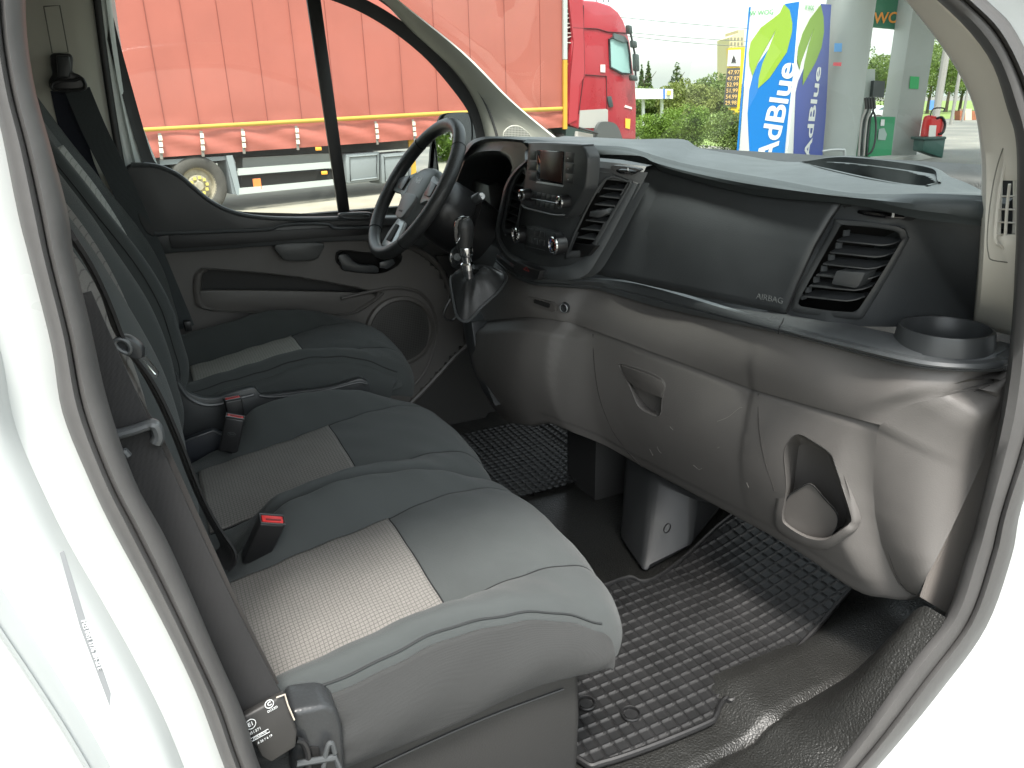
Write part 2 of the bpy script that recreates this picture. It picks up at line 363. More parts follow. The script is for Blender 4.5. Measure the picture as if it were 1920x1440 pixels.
# rubber seal: soft section with a lip groove
sec = [(-.03,.66),(0,.632),(.06,.618),(.25,.606),(.42,.603),(.50,.605),(.53,.6095),(.56,.605),(.66,.598),(.85,.600),(.96,.612),(1.0,.63)]
rows = []
for t, y in sec:
    rows.append(catmull([A(*lerp2(a, b, t), y=y) for a, b in zip(IN, OUT)], 5, True))
MB().grid(rows, cv=True).build('door_seal', seal_m, van, sharp=60)
# painted door jamb and body side outside the seal
cen = A(950, 620, y=.62)
def ringrow(k, y, base=rows[-1]):
    out = []
    for p in base:
        q = Vector((cen.x+(p.x-cen.x)*k, y, cen.z+(p.z-cen.z)*k)); out.append(q)
    return out
def offrow(d, y, base=rows[-1]):
    n = len(base); out = []
    for i, p in enumerate(base):
        t = base[(i+1) % n]-base[i-1]; e = Vector((t.z, 0, -t.x)).normalized()
        if (p-cen).dot(e) < 0: e = -e
        q = p+e*d; q.y = y; out.append(q)
    return out
jr = [offrow(-.012, .636), offrow(.0, .628), offrow(.012, .625), offrow(.030, .620), offrow(.036, .600), offrow(.05, .592), offrow(.075, .590), offrow(.083, .572), offrow(.10, .560), offrow(.118, .555)]
last = offrow(.128, .545)
jr += [last, [Vector((p.x*1.0, .525, p.z)) for p in offrow(.15, .5)], offrow(.23, .500)]
MB().grid(jr, cv=True).build('door_jamb', white_paint, van, sharp=50)
MB().tube(offrow(.083, .570), .0016, 6, closed=True).build('jamb_seam', mat('seam_sealer', (.30,.32,.32), .6), van)
MB().tube(offrow(.152, .522), .0014, 6, closed=True).build('jamb_seam', mat('seam_sealer', (.30,.32,.32), .6), van)
# outer body: side skin beyond the jamb, roof, bulkhead, bonnet
b0 = offrow(.23, .50)
b1 = []
for p in b0:
    d = p-cen; b1.append(Vector((max(-2.6, min(2.3, cen.x+d.x*5)), .52, max(-.32, min(1.38, cen.z+d.z*3)))))
MB().grid([b0, b1], cv=True).build('side_panel', white_paint, van)
m = MB()
m.box((-1.0, 1.5, 1.46), (3.5, 1.9, .05)); m.build('roof', white_paint, van, bevel=.02)
m = MB(); m.box((-.0, 1.5, 1.405), (1.35, 1.72, .03)); m.build('headliner', head, van, bevel=.01)
MB().box((-.52, 1.5, .62), (.04, 1.80, 1.6)).build('bulkhead', head, van, bevel=.01)
# B pillar (right) block behind the seal
MB().prism([(-.10,.66,-.2),(-.10,.66,1.4),(-.19,.74,1.4),(-.19,.74,-.2)], (-.25,0,0)).build('pillar_trim', trim, van, bevel=.01)
# sticker on the white pillar with faint lettering
stk_ = MB().prism([A(x,y,y=.512) for x,y in ((112,1036),(120,1032),(160,1160),(208,1300),(206,1324),(150,1175))], (0,-.0006,0)).build('maker_sticker', mat('sticker_grey', (.20,.21,.22), .4), van)
text('M23 0451 1776 204-32 E', A(172,1210,y=.5108), A(186,1250,y=.5108)-A(160,1175,y=.5108), A(180,1205,y=.51)-A(165,1212,y=.51), .0042, mat('sticker_print', (.55,.57,.57), .5), stk_)
# ---- the opened passenger door, swung forward just outside the picture
pdr = thing('passenger_door', 'opened passenger door swung forward past the right edge, only its hinge side near', 'door', (1.3,.0,-.2))
pd_o = [(0,-.28),(1.02,-.25),(1.06,.10),(1.05,.60),(.98,.78),(.55,1.26),(.30,1.30),(.10,1.0),(0,.62)]
def PD(u, z, k=0.): return Vector((1.27+.36*u+.94*k, .47-.94*u+.36*k, z))
pmb = MB(); pmb.prism([PD(u,z) for u,z in pd_o[:5]+[(.10,.80),(0,.70)]], PD(0,0,.07)-PD(0,0)); pmb.build('door_shell', white_paint, pdr, bevel=.015)
MB().prism([PD(u,z,-.03) for u,z in ((.06,-.2),(.96,-.18),(1.0,.08),(.98,.58),(.90,.70),(.12,.70),(.06,.55))], PD(0,0,.03)-PD(0,0)).build('door_trim', grey, pdr, bevel=.01)
MB().tube([PD(u,z,.03) for u,z in ((.0,.68),(.14,.95),(.34,1.24),(.55,1.22),(.98,.76))], .022, 8).build('window_frame', seal_dark, pdr)
# ---- floor
ys = [ .60+.01*i for i in range(26)]+[.87+.05*i for i in range(31)]
xs = [-.45+.02*i for i in range(104)]
_sr = sorted([(A(a, b, y=.635).x, A(a, b, y=.635).z) for a, b in [(487,1440),(560,1600),(800,1750),(1150,1730),(1400,1590),(1559,1440),(1700,1250),(1775,1152),(1812,1044)]])
def floor_z(x, y):
    z = 0.
    zs = float(np.interp(x, [q[0] for q in _sr], [q[1] for q in _sr]))
    zs = min(zs, .235); z += max(zs, .012)*sm((.775-y)/.12)                     # rises to the sill
    z -= .014*math.exp(-((y-.742-.02*sm((x-.6)/.5))/.006)**2)                       # crease along the sill
    if x > .80: z += .028*sm((x-.80)/.06)*sm((.915+.02*sm((x-.9)/.3)-y)/.05)       # raised pad by the sill
    z += .55*max(0, x-1.28)*sm((x-1.28)/.1)+.0
    return z
MB().grid([[Vector((x, y, floor_z(x, y))) for y in ys] for x in xs], skip=lambda p: (p.y < .70 and p.x > 1.085) or p.y < .612).build('floor', vinyl, van, sharp=60)
MB().box((.45, 1.5, -.09), (2.1, 1.75, .05)).build('underbody', black, van)
# toe board / firewall behind the dashboard
MB().grid([[Vector((x, y, z)) for y in (.64, 2.36)] for x, z in ((1.40,.02),(1.52,.35),(1.55,.9),(1.62,.93))]).build('firewall', vinyl_s, van, solid=.01)
# kick panel inside the right seal, under the end of the dashboard
kp = [A(1750,900,y=.655),A(1860,800,y=.64),A(1833,977,y=.640),A(1812,1044,y=.640),A(1779,1152,y=.640)+Vector((.01,0,0)),A(1716,1112,y=.665),A(1710,1000,y=.67)]
kp = [A(x_,y_,y=.680) for x_,y_ in ((1900,690),(1885,800),(1860,950),(1832,1044),(1795,1162),(1730,1122),(1744,1082),(1770,1028),(1804,942),(1838,868),(1858,812),(1872,774),(1884,730))] if 1 else [A(1890,700,y=.655),A(1866,800,y=.640),A(1845,950,y=.640),A(1822,1044,y=.640),A(1785,1155,y=.640),A(1712,1113,y=.70),A(1600,1000,y=.70),A(1700,760,y=.70)]
MB().prism(kp, (.0,.006,0)).build('kick_panel', mat('kick_panel_plastic', (.20,.182,.168), .6, bump=('voro', 520, .3, .0006)), van)
# ---- right windscreen pillar trim with grille
L_ = [(1640,-60),(1702,0),(1783,107),(1826,192),(1841,278),(1843,355),(1838,470),(1831,560),(1826,612)]
R_ = [(1700,-60),(1762,0),(1856,103),(1894,205),(1911,278),(1914,355),(1911,460),(1907,570),(1903,628)]
rr = []
for t, y in ((0,.735),(.04,.705),(.12,.693),(.5,.675),(.9,.652),(1.05,.645)):
    rr.append(catmull([A(*lerp2(a, b, t), y=y+e_) for a, b, e_ in zip(L_, R_, (0,0,0,0,0,0,.0,.045,.10))], 5))
g_out = [(1893,285),(1888,290),(1873,340),(1866,400),(1864,440),(1868,452),(1885,458),(1893,450),(1897,400),(1899,340),(1899,295)]
def trim_pt(px, py, off=0.): 
    t = 0
    return A(px, py, y=.668-off)
gh = [(1878,350),(1896,345),(1897,380),(1894,450),(1868,452),(1868,410)]
MB().grid(rr, skip=lambda p: inpoly(PROJ(p), gh)).build('windscreen_pillar_trim', trim_white, van, sharp=50, solid=.004)
pt = bpy.data.objects['windscreen_pillar_trim']
mb = MB(); mb.grid([[trim_pt(x, y, -.03) for x, y in ((1860,335),(1905,335))], [trim_pt(x, y, -.03) for x, y in ((1855,465),(1900,465))]]); mb.build('grille_cavity', void, pt)
mb = MB()
fr_o = [(1900,265),(1886,262),(1872,310),(1862,370),(1855,440),(1857,478),(1866,488),(1902,492)]
fr_i = [(1901,275),(1891,275),(1879,330),(1871,380),(1866,440),(1867,452),(1871,457),(1899,459)]
mb.tube(catmull([trim_pt(x,y,-.001) for x,y in fr_i],3,True), .0022, 6, closed=True)
MB().tube(catmull([trim_pt(x,y,-.0015) for x,y in ((1903,250),(1888,262),(1870,310),(1858,370),(1851,440),(1853,476),(1862,488),(1908,494))],4), .0009, 5).build('plate_seam', mat('trim_shadow_gap', (.16,.16,.14), .8), pt)
for (x0,y0),(x1,y1) in (((1875,368),(1901,368)),((1871,392),(1901,393)),((1869,416),(1901,418)),((1868,439),(1900,441))):
    mb.tube([trim_pt(x0,y0), trim_pt(x1,y1)], .0014, 6)
mb.tube([trim_pt(1893,345,.002), trim_pt(1888,390,.002), trim_pt(1884,456,.002)], .0022, 6)
mb.build('pillar_grille', trim_white, pt, sharp=40)
# ---- left windscreen pillar trim
Lf = [(560,-60),(690,-20),(775,60),(850,130),(893,195),(912,262),(915,300)]
Rg = [(680,-60),(745,0),(870,100),(960,190),(1042,258),(1100,300),(1150,340)]
rr = []
for t, y in ((-.02,2.40),(.0,2.34),(.08,2.31),(.5,2.27),(.93,2.25),(1.0,2.27)):
    rr.append(catmull([A(*lerp2(a, b, t), y=y) for a, b in zip(Lf, Rg)], 5))
MB().grid(rr).build('windscreen_pillar_trim', trim, van, sharp=50, solid=.004)
# tweeter grille at its foot
lp = bpy.data.objects['windscreen_pillar_trim.001']
tw = catmull([A(x,y,y=2.262) for x,y in ((943,262),(946,246),(960,236),(975,238),(990,250),(1000,264))],5)
def perf(m, N, L, b, tc):
    t = N.new('ShaderNodeTexVoronoi'); t.inputs['Scale'].default_value = 190; t.inputs['Randomness'].default_value = 0; L.new(tc.outputs['Object'], t.inputs[0])
    r = N.new('ShaderNodeMapRange'); r.inputs[1].default_value = .28; r.inputs[2].default_value = .36; L.new(t.outputs['Distance'], r.inputs[0])
    c = N.new('ShaderNodeMix'); c.data_type = 'RGBA'; c.inputs[6].default_value = (.05,.05,.045,1); c.inputs[7].default_value = b.inputs['Base Color'].default_value; L.new(r.outputs[0], c.inputs[0]); L.new(c.outputs[2], b.inputs['Base Color'])
mb = MB(); mb.prism(tw, (0,-.004,0)); mb.build('tweeter_grille', mat('tweeter_mesh', (.36,.35,.31), .7, extra=perf), lp)
mb = MB(); mb.tube(tw, .0022, 6); mb.build('tweeter_rim', trim, lp)
# ---- far B pillar: trim, painted jamb, seals
def strip(name, lpts, rpts, y0, y1, m, n=5, solid=.004, ym=None):
    a = catmull([A(x, y, y=y0) for x, y in lpts], n); b = catmull([A(x, y, y=y1) for x, y in rpts], n)
    rws = [a, b] if ym is None else [a]+[[p.lerp(q, t)+Vector((0, dy, 0)) for p, q in zip(a, b)] for t, dy in ym]+[b]
    return MB().grid(rws).build(name, m, van, solid=solid)
strip('pillar_trim', [(-150,-60),(-120,200),(-60,420),(30,640)], [(170,-60),(192,120),(226,330),(262,480)], 2.28, 2.335, trim, ym=[(.5,-.02),(.85,-.02)])
strip('seal_strip', [(168,-60),(190,120),(224,330),(258,480)], [(182,-60),(204,120),(238,330),(275,480)], 2.325, 2.33, seal_dark)
strip('painted_jamb', [(180,-60),(202,120),(236,330),(270,480)], [(206,-60),(232,120),(268,240),(306,335)], 2.335, 2.37, mat('pale_jamb_paint', (.70,.75,.74), .35, coat=.3), ym=[(.35,-.0),(.45,-.012),(.6,-.012)])
# panel recess on the trim and belt slot
sl_ = [A(x,y,y=2.27) for x,y in ((82,12),(112,10),(128,98),(98,100))]
MB().tube([*sl_, sl_[0]], .0016, 6).build('trim_groove', mat('trim_shadow_gap', (.16,.16,.14), .8), van)
# ---- windscreen
ws = MB(); ws.grid([[Vector((x+.22*(1-((y-1.5)/.84)**2)*k, y, z)) for y in np.linspace(.67, 2.33, 14)] for x, z, k in ((1.30,.88,1.),(1.12,1.05,.95),(.94,1.225,.8),(.73,1.375,.5),(.66,1.41,.4))])
ws.build('windscreen', glass, van)
MB().box((.80,1.5,1.41),(.16,1.7,.05)).build('header_rail', head, van, bevel=.01)
MB().box((2.0,1.5,.55),(.75,1.9,.1)).build('bonnet', white_paint, van, bevel=.03)
# ================================================================== DASHBOARD
db = thing('dashboard', 'black and grey dashboard with radio, air vents, glove box and cup holder', 'dashboard', (1.0, 1.5, 0))
YS = [ .672+.008*i for i in range(130)]                              # passenger side, y .67 .. 1.70
crest_px = [(985,261),(1100,273),(1177,278),(1271,306),(1442,338),(1570,362),(1655,366),(1732,364),(1839,368)]
lip_px = [(985,270),(1100,290),(1207,296),(1241,314),(1399,353),(1591,371),(1711,396),(1839,411)]
wind_px = [(985,256),(1100,258),(1185,261),(1280,261),(1313,278),(1399,292),(1471,303),(1591,305),(1749,326),(1800,338),(1843,358)]
crest = catmull([DPm(x,y,.025) for x,y in crest_px],5); lip = catmull([DPm(x,y,.02) for x,y in lip_px],5)
cr = by_y(crest, YS); lb = by_y(lip, YS)
# rear edge under the windscreen
rear = by_y(catmull([DPm(x,y,.30) for x,y in wind_px],5), [YS[0]+(2.0-YS[0])*i/(len(YS)-1) for i in range(len(YS))])
def off(row, dx, dz, dy=0): return [p+Vector((dx, dy, dz)) for p in row]
# pocket with raised rim in the top cover
f_px = [(1500,304),(1540,314),(1600,328),(1660,340),(1705,347),(1738,349),(1757,341)]
b_px = [(1500,303),(1540,303),(1600,308),(1660,315),(1705,322),(1738,331),(1757,341)]
fpk = catmull([DPm(x,y,.16) for x,y in f_px],4)
nrows = []
K = 40
def interp_top(t):
    out = []
    for i in range(len(YS)):
        a, b = cr[i], rear[i]
        p = a.lerp(b, t); out.append(p)
    return out
for t in [0, .03, .06]+[.1+.9*i/46 for i in range(47)]:
    row = interp_top(t)
    if t == 0: row = off(cr, .0, -.004)
    elif t < .05: row = off(row, 0, .001)
    nrows.append(row)
pk_hole = [(1503,304)]+f_px[1:]+list(reversed(b_px[1:-1]))
top = MB(); top.grid([off(lb, .012, -.012), lb, off(lb, -.008, .004), [a.lerp(b, .5)+Vector((-.012,0,0)) for a, b in zip(cr, lb)], off(cr, -.008, -.006)]+nrows, skip=lambda p: p.z > .8 and inpoly(PROJ(p), pk_hole))
top.build('top_cover', dashtop, db, sharp=50)
tc_ = bpy.data.objects['top_cover']
# pocket: front lip, floor, back wall, raised back rim
def top_pt(px, py):                        # intersection with the top surface (ruled): search along the ray
    best = None
    for r_ in nrows[3:]:
        for p in r_[::2]:
            q = PROJ(p); d = (q[0]-px)**2+(q[1]-py)**2
            if best is None or d < best[0]: best = (d, p)
    return APL(px, py, best[1], (0,0,1))
fp = catmull([top_pt(x, y) for x, y in f_px], 4); bp = catmull([top_pt(x, y) for x, y in b_px], 4)
tp_ = [min(1, sm(i/(len(fp)*.25)), sm((len(fp)-1-i)/(len(fp)*.22))) for i in range(len(fp))]
def offt(row, dx, dz, dz0=0.): return [p+Vector((dx*(.15+.85*k), 0, dz*k+dz0)) for p, k in zip(row, tp_)]
mb = MB(); mb.grid([offt(fp, -.006, .0, .0005), offt(fp, .002, .001), offt(fp, .004, -.006), offt(fp, .001, -.14, -.004), offt(bp, .028, -.14, -.004), offt(bp, .028, -.01), offt(bp, .026, .010), offt(bp, .031, .012), offt(bp, .05, .006), offt(bp, .08, -.006, -.002)])
mb.build('dash_pocket', dashtop, tc_, sharp=60)
# fascia (dark face) : passenger side
fb_px = [(985,505),(1103,512),(1158,522),(1335,563),(1472,589),(1551,606),(1620,612),(1680,613),(1740,608),(1828,600)]
fb = by_y([A(x,y,z=.690) for x,y in fb_px], YS)
ft = [p+Vector((.035, 0, -.006)) for p in lb]
fas = []
for i in range(60):
    t = i/59.; row = []
    for a, b in zip(ft, fb):
        p = a.lerp(b, t); p.x -= .018*math.sin(math.pi*t)*sm((1.45-p.y)/.2)         # gentle belly
        row.append(p)
    fas.append(row)
vi = [(1581,420),(1676,430),(1693,445),(1691,458),(1622,572),(1595,588),(1503,577),(1495,567),(1506,543),(1568,431)]
stack_zone = [(980,255),(1214,300),(1196,345),(1165,395),(1132,465),(1112,500),(1100,525),(980,540)]
holed(MB(), [r for r in fas], [vi, [(900,200),(1095,200),(1095,700),(900,700)]]).build('fascia', dash, db, sharp=50)
fz = bpy.data.objects['fascia']
FSs = SURF(fas)
def FS(px, py, off_=0.): return FSs(px, py, -off_)
ap = [(1212,303),(1330,330),(1582,373),(1560,400),(1520,470),(1490,540),(1470,588),(1335,562),(1158,521),(1106,512),(1118,480),(1150,425),(1185,355)]
# airbag lid: shut line and slightly proud facets
n_ = 14
rws = []
Lp = [(1214,305),(1190,352),(1160,408),(1133,458),(1112,512)]; Rp = [(1580,376),(1556,410),(1527,460),(1495,530),(1472,587)]
for tt in [i/16 for i in range(17)]:
    k = tt*4; i = min(3, int(k)); l = lerp2(Lp[i], Lp[i+1], k-i); r = lerp2(Rp[i], Rp[i+1], k-i)
    rw = []
    for j in range(25):
        q = lerp2(l, r, j/24); o = -.004
        o = -.004-.010*(tt/.45) if tt < .45 else -.014+.010*((tt-.45)/.55)
        if tt in (0,) : o = .003
        rw.append(FS(q[0], q[1]+4*math.sin(math.pi*j/24)*.0, o))
    rws.append(rw)
APs = SURF(rws)
MB().grid(rws).build('airbag_panel', dash, db, sharp=14, solid=.003)
ab = bpy.data.objects['airbag_panel']
MB().tube([FS(x,y,-.003) for x,y in ((1583,374),(1558,410),(1528,462),(1496,532),(1474,588))], .0022, 6).build('shut_line', seam, ab)
MB().tube([FS(x,y,-.003) for x,y in ((1213,305),(1188,355),(1158,410),(1131,462),(1109,513))], .002, 6).build('shut_line', seam, ab)
p0, p1 = APs(1423,556,.003), APs(1463,564,.003)
text('AIRBAG', (p0+p1)/2, p1-p0, (0,.25,1), .0165, mat('moulded_letters', (.085,.09,.092), .4), ab, bold=.0)
# shelf
sh_f = [(930,478),(960,503),(1000,519),(1060,524),(1158,529),(1240,546),(1460,613),(1575,644),(1718,677),(1814,686),(1880,680),(1916,662)]
sh_l = [(930,492),(960,517),(1000,534),(1060,539),(1129,546),(1240,577),(1460,625),(1623,668),(1718,690),(1814,697),(1880,693),(1916,676)]
sf = [A(x,y,z=.68) for x,y in sh_f]; sf = catmull(sf, 6)
YL = [.672+.008*i for i in range(124)]
def edge_row(px, o):
    return catmull([DPm(x,y,o) for x,y in px], 6)
sl2 = []
for p in sf: sl2.append(p)
N_ = 160
sfr = resample(sf, N_); 
# lower edge: under the front edge, slightly behind
low_row = resample(catmull([APL(x, y, A(a,b,z=.68)+Vector((.006,.004,0)), Vector((-1,-.6,0))) for (x,y),(a,b) in zip(sh_l, sh_f)], 6), N_)
inward = []
for i, p in enumerate(sfr):
    t = (sfr[min(i+1, N_-1)]-sfr[max(i-1, 0)]).normalized(); e = Vector((-t.y, t.x, 0)); e = e if e.x > -.2 else -e
    inward.append(e)
# back of shelf meets the fascia foot
bk = []
for i, p in enumerate(sfr):
    q = Vector((DPm.x(max(.66, min(1.85, p.y)))+.075 if p.y > .72 else 1.235, max(p.y, .674)+.012, .694))
    if p.y <= .735: q = Vector((1.235, .70+.2*(p.y-.66), .692))
    bk.append(q)
shelf = MB()
shelf.grid([off(low_row, .02, -.004), low_row, [a.lerp(b,.35)+Vector((-.002,-.001,0)) for a,b in zip(low_row, sfr)], [a.lerp(b,.42)+Vector((.001,0,0)) for a,b in zip(low_row, sfr)], [a.lerp(b,.5)+Vector((-.002,-.001,0)) for a,b in zip(low_row, sfr)], [p+Vector((0,0,-.003)) for p in sfr], [p+inward[i]*.003+Vector((0,0,.002)) for i, p in enumerate(sfr)], [p+inward[i]*.016+Vector((0,0,.003)) for i, p in enumerate(sfr)], [p+inward[i]*.0175+Vector((0,0,.0015)) for i, p in enumerate(sfr)], [p+inward[i]*.019+Vector((0,0,.003)) for i, p in enumerate(sfr)], [p.lerp(b,.6)+Vector((0,0,.003)) for p, b in zip(sfr, bk)], bk])
shelf.build('shelf', satin, db, sharp=45)
shf = bpy.data.objects['shelf']
MB().tube([A(1473,589,z=.69), A(1466,606,z=.6832), APL(1462,612,A(1462,613,z=.68)+Vector((-.001,0,0)),(-1,0,0)), APL(1459,626,A(1462,613,z=.68),(-1,0,0))], .0012, 6).build('shut_line', seam, shf)
# cup holder: raised ring with a well
cc = A(1769,640,z=.69)
rx = .5*((A(1857,634,z=.70)-A(1681,634,z=.70)).length)
R = .047
R = rx*.97
MB().lathe(cc+Vector((0,0,-.002)), (0,0,1), [(R*1.06,-.004),(R*1.045,.004),(R*1.0,.024),(R*.985,.0275),(R*.93,.0275),(R*.90,.024),(R*.885,-.01),(R*.80,-.075),(0.001,-.078)], 56).build('cup_holder', smooth_dark, shf, sharp=30)
# ---- lower grey panel
top_r = catmull([APL(x, y, A(a,b,z=.68)+Vector((.02,.012,0)), Vector((-1,-.6,0))) for (x,y),(a,b) in zip(sh_l, sh_f)], 6)
YA = [.655+.005*i for i in range(260)]
tr_ = top_r; g_px = [(880,606),(930,600),(990,596),(1050,603),(1105,618),(1383,721),(1422,735),(1627,793),(1650,797),(1690,800)]
gt_ = catmull([LOW(x,y,.012) for x,y in g_px],5)
b_px2 = [(905,745),(925,765),(960,785),(1000,793),(1057,793),(1196,872),(1335,946),(1479,1025),(1599,1106),(1660,1122),(1695,1125),(1716,1115)]
bt_ = catmull([LOW(x,y,.05) for x,y in b_px2],5)
po = [(1450,850),(1466,812),(1482,803),(1514,806),(1560,834),(1574,866),(1604,962),(1605,985),(1590,1003),(1550,1029),(1510,1024),(1462,1000),(1450,975),(1456,925)]
pi1 = [(1470,850),(1484,822),(1500,815),(1520,826),(1555,850),(1566,875),(1595,965),(1592,982),(1580,992),(1548,1012),(1512,1008),(1475,986),(1466,968),(1474,915)]
pw = [lerp2(a, b, .38) for a, b in zip(po, pi1)]
NG = 150
def rowpts(a, b, t, y0, dx=0., dz=0., belly=0., y1=1.96, bul=0.):
    yy = [y0+(y1-y0)*(j/(NG-1))**1.0 for j in range(NG)]; A_ = by_y(a, yy); B_ = by_y(b, yy)
    return [p.lerp(q, t)+Vector((dx-belly*math.sin(math.pi*t)*sm((p.y-y0)/.06)-bul*sm((p.y-1.47)/.10), 0, dz)) for p, q in zip(A_, B_)]
kn_y = lambda t: float(np.interp(t, [0,.12,.25,.4,.6,.8,1], [.662,.668,.682,.708,.742,.765,.780]))
rowsU = [rowpts(tr_, gt_, t, kn_y(t), belly=.014) for t in [i/16 for i in range(17)]]
rowsU[-1] = [p+Vector((0,0,.002)) for p in rowsU[-1]]
MB().grid(rowsU+[[p+Vector((.006,0,0)) for p in rowsU[-1]]]).build('knee_rail', grey, db, sharp=50)
S_px = [(1646,798),(1640,850),(1638,900),(1642,950),(1652,1000),(1668,1045),(1690,1085),(1716,1115)]
S_y = []
for k, (x, y) in enumerate(S_px):
    q = LOW(x, y, .015+.035*k/7); S_y.append((q.z, q.y))
S_y.sort()
z0_, z1_ = .553, S_y[0][0]
def lo_y(t): return float(np.interp(z0_+(z1_-z0_)*t, [q[0] for q in S_y], [q[1] for q in S_y]))
rowsD = [rowpts(gt_, bt_, i/44, lo_y(i/44), dx=(.010,.004,.003)[min(2,i)], dz=(.001,-.001,-.003)[min(2,i)] if i < 40 else 0, belly=.035, y1=1.95-.13*i/44, bul=.028*sm((i-1)/3)) for i in range(45)]
bt = rowsD[-1]
LP = SURF(rowsD)
hand_poly = [(1160,686),(1172,684),(1242,712),(1241,750),(1236,780),(1214,775),(1195,760),(1180,725)]
holed(MB(), rowsD+[off(bt, .02, -.008), off(bt, .10, -.01)], [smooth_poly([lerp2(a,b,.9) for a,b in zip(po,pi1)]), smooth_poly(hand_poly,4)]).build('lower_panel', grey, db, sharp=50)
lpn = bpy.data.objects['lower_panel']
# shut lines of the glove box
def line(pts, r, name, par, m=seam, f=LP, n=5, o=.001):
    return MB().tube(catmull([f(x, y, o) for x, y in pts], n), r, 6).build(name, m, par)
MB().tube(catmull([LP(x,y,.000) for x,y in ((1112,626),(1114,680),(1124,745),(1148,806),(1180,850),(1204,876))],5), .0013, 6).build('glove_box_seam', mat('grey_seam', (.03,.027,.025), .8), lpn)
MB().tube(catmull([LP(x,y,.000) for x,y in ((1422,738),(1423,800),(1433,860),(1452,920))],5), .0013, 6).build('glove_box_seam', mat('grey_seam', (.03,.027,.025), .8), lpn)
# glove box handle: recess + flap
hn = Vector((-1,-.25,-.15)).normalized(); hc = LP(1205,725)
def HP(px, py, o): return APL(px, py, hc+hn*o, hn)
ho = catmull([LP(x,y,.001) for x,y in hand_poly], 4, True)
hi = catmull([HP(x,y,-.020) for x,y in [(1170,692),(1180,694),(1236,716),(1235,750),(1228,768),(1216,764),(1204,752),(1188,725)]], 4, True)
mb = MB(); mb.grid([[p+(p-hc)*.05-hn*.004 for p in ho], ho, [p.lerp(hc,.03)-hn*.004 for p in ho], hi], cv=True); mb.add(hi, [tuple(range(len(hi)))]); mb.build('glove_box_recess', grey, lpn, sharp=50)
fl = [LP(x,y,.003) for x,y in ((1165,689),(1173,687),(1240,714),(1241,741),(1234,744),(1180,718))]
MB().prism(catmull(fl, 3, True), -hn*.012).build('glove_box_handle', grey_s, lpn, bevel=.0018)
# open bottle pocket on the right
po = [(1450,850),(1466,812),(1482,803),(1514,806),(1560,834),(1574,866),(1604,962),(1605,985),(1590,1003),(1550,1029),(1510,1024),(1462,1000),(1450,975),(1456,925)]
pc = LP(1530,920); pn = Vector((-1,-.35,-.1)).normalized()
def BP(px, py, o): return APL(px, py, pc+pn*o, pn)
rim = catmull([LP(x,y,-.0012 if y < 930 else .010) for x,y in po], 4, True); kk = [float(np.interp(PROJ(p)[1], [900,960], [0,1])) for p in rim]
pi1 = [(1470,850),(1484,822),(1500,815),(1520,826),(1555,850),(1566,875),(1595,965),(1592,982),(1580,992),(1548,1012),(1512,1008),(1475,986),(1466,968),(1474,915)]
ri = catmull([LP(x,y,-.003 if y < 930 else .010) for x,y in pi1], 4, True)
deep = catmull([BP(x,y,-.10) for x,y in [(1496,850),(1500,835),(1508,832),(1520,838),(1545,850),(1555,868),(1582,940),(1586,965),(1580,985),(1552,1004),(1512,998),(1482,980),(1478,960),(1488,915)]], 4, True)
mb = MB(); mb.grid([[p+(p-pc)*(.004+.036*k)-pn*(.003+.007*k) for p, k in zip(rim, kk)], rim, [a.lerp(b,.5)+pn*.002*k-pn*.004*(1-k) for a,b,k in zip(rim,ri,kk)], ri, [p-pn*.006 for p in ri], deep], cv=True); mb.add(deep, [tuple(range(len(deep)))])
mb.build('bottle_pocket', grey, lpn, sharp=60)
bpk = bpy.data.objects['bottle_pocket']
MB().prism(catmull([BP(x,y,-.030) for x,y in ((1466,970),(1475,935),(1500,915),(1520,908),(1545,935),(1568,962),(1570,985),(1558,1008),(1545,1012),(1512,1006),(1476,986))],4,True), -pn*.004).build('pocket_panel', grey_s, bpk)
MB().tube(catmull([BP(x,y,-.028) for x,y in ((1466,972),(1475,935),(1500,915),(1520,908),(1545,935),(1568,962),(1570,985),(1558,1008))],4), .0012, 6).build('shut_line', seam, bpk)
# ---- end panel of the dash next to the door
Sfull = [r[0] for r in rowsU]+[r[0] for r in rowsD[1:]]
SR = resample(Sfull, 60)
E2 = [(1900,688,.656),(1892,705,.660),(1884,735,.662),(1874,775,.664),(1860,815,.664),(1840,870,.664),(1806,945,.664),(1766,1028,.664),(1738,1080,.668),(1720,1116,.68)]
ER = resample(catmull([A(x,y,y=yy) for x,y,yy in E2],5), 60)
rr = []
for i in range(17):
    t = i/16.; rr.append([a.lerp(b, t)+Vector((-.010*math.sin(math.pi*t)*min(1,k/12,(59-k)/12), -.022*math.sin(math.pi*t)*min(1,k/12,(59-k)/12)+.006*math.exp(-((t-.25)/.15)**2)*min(1,k/15,(59-k)/15), 0)) for k, (a, b) in enumerate(zip(SR, ER))])
MB().grid(rr).build('end_panel', grey, db, sharp=60)
ep = bpy.data.objects['end_panel']
MB().tube([p.lerp(q, .10)+Vector((-.0012,-.0018,0)) for p, q in zip(SR, ER)][4:], .0011, 6).build('shut_line', mat('grey_seam', (.03,.027,.025), .8), ep)
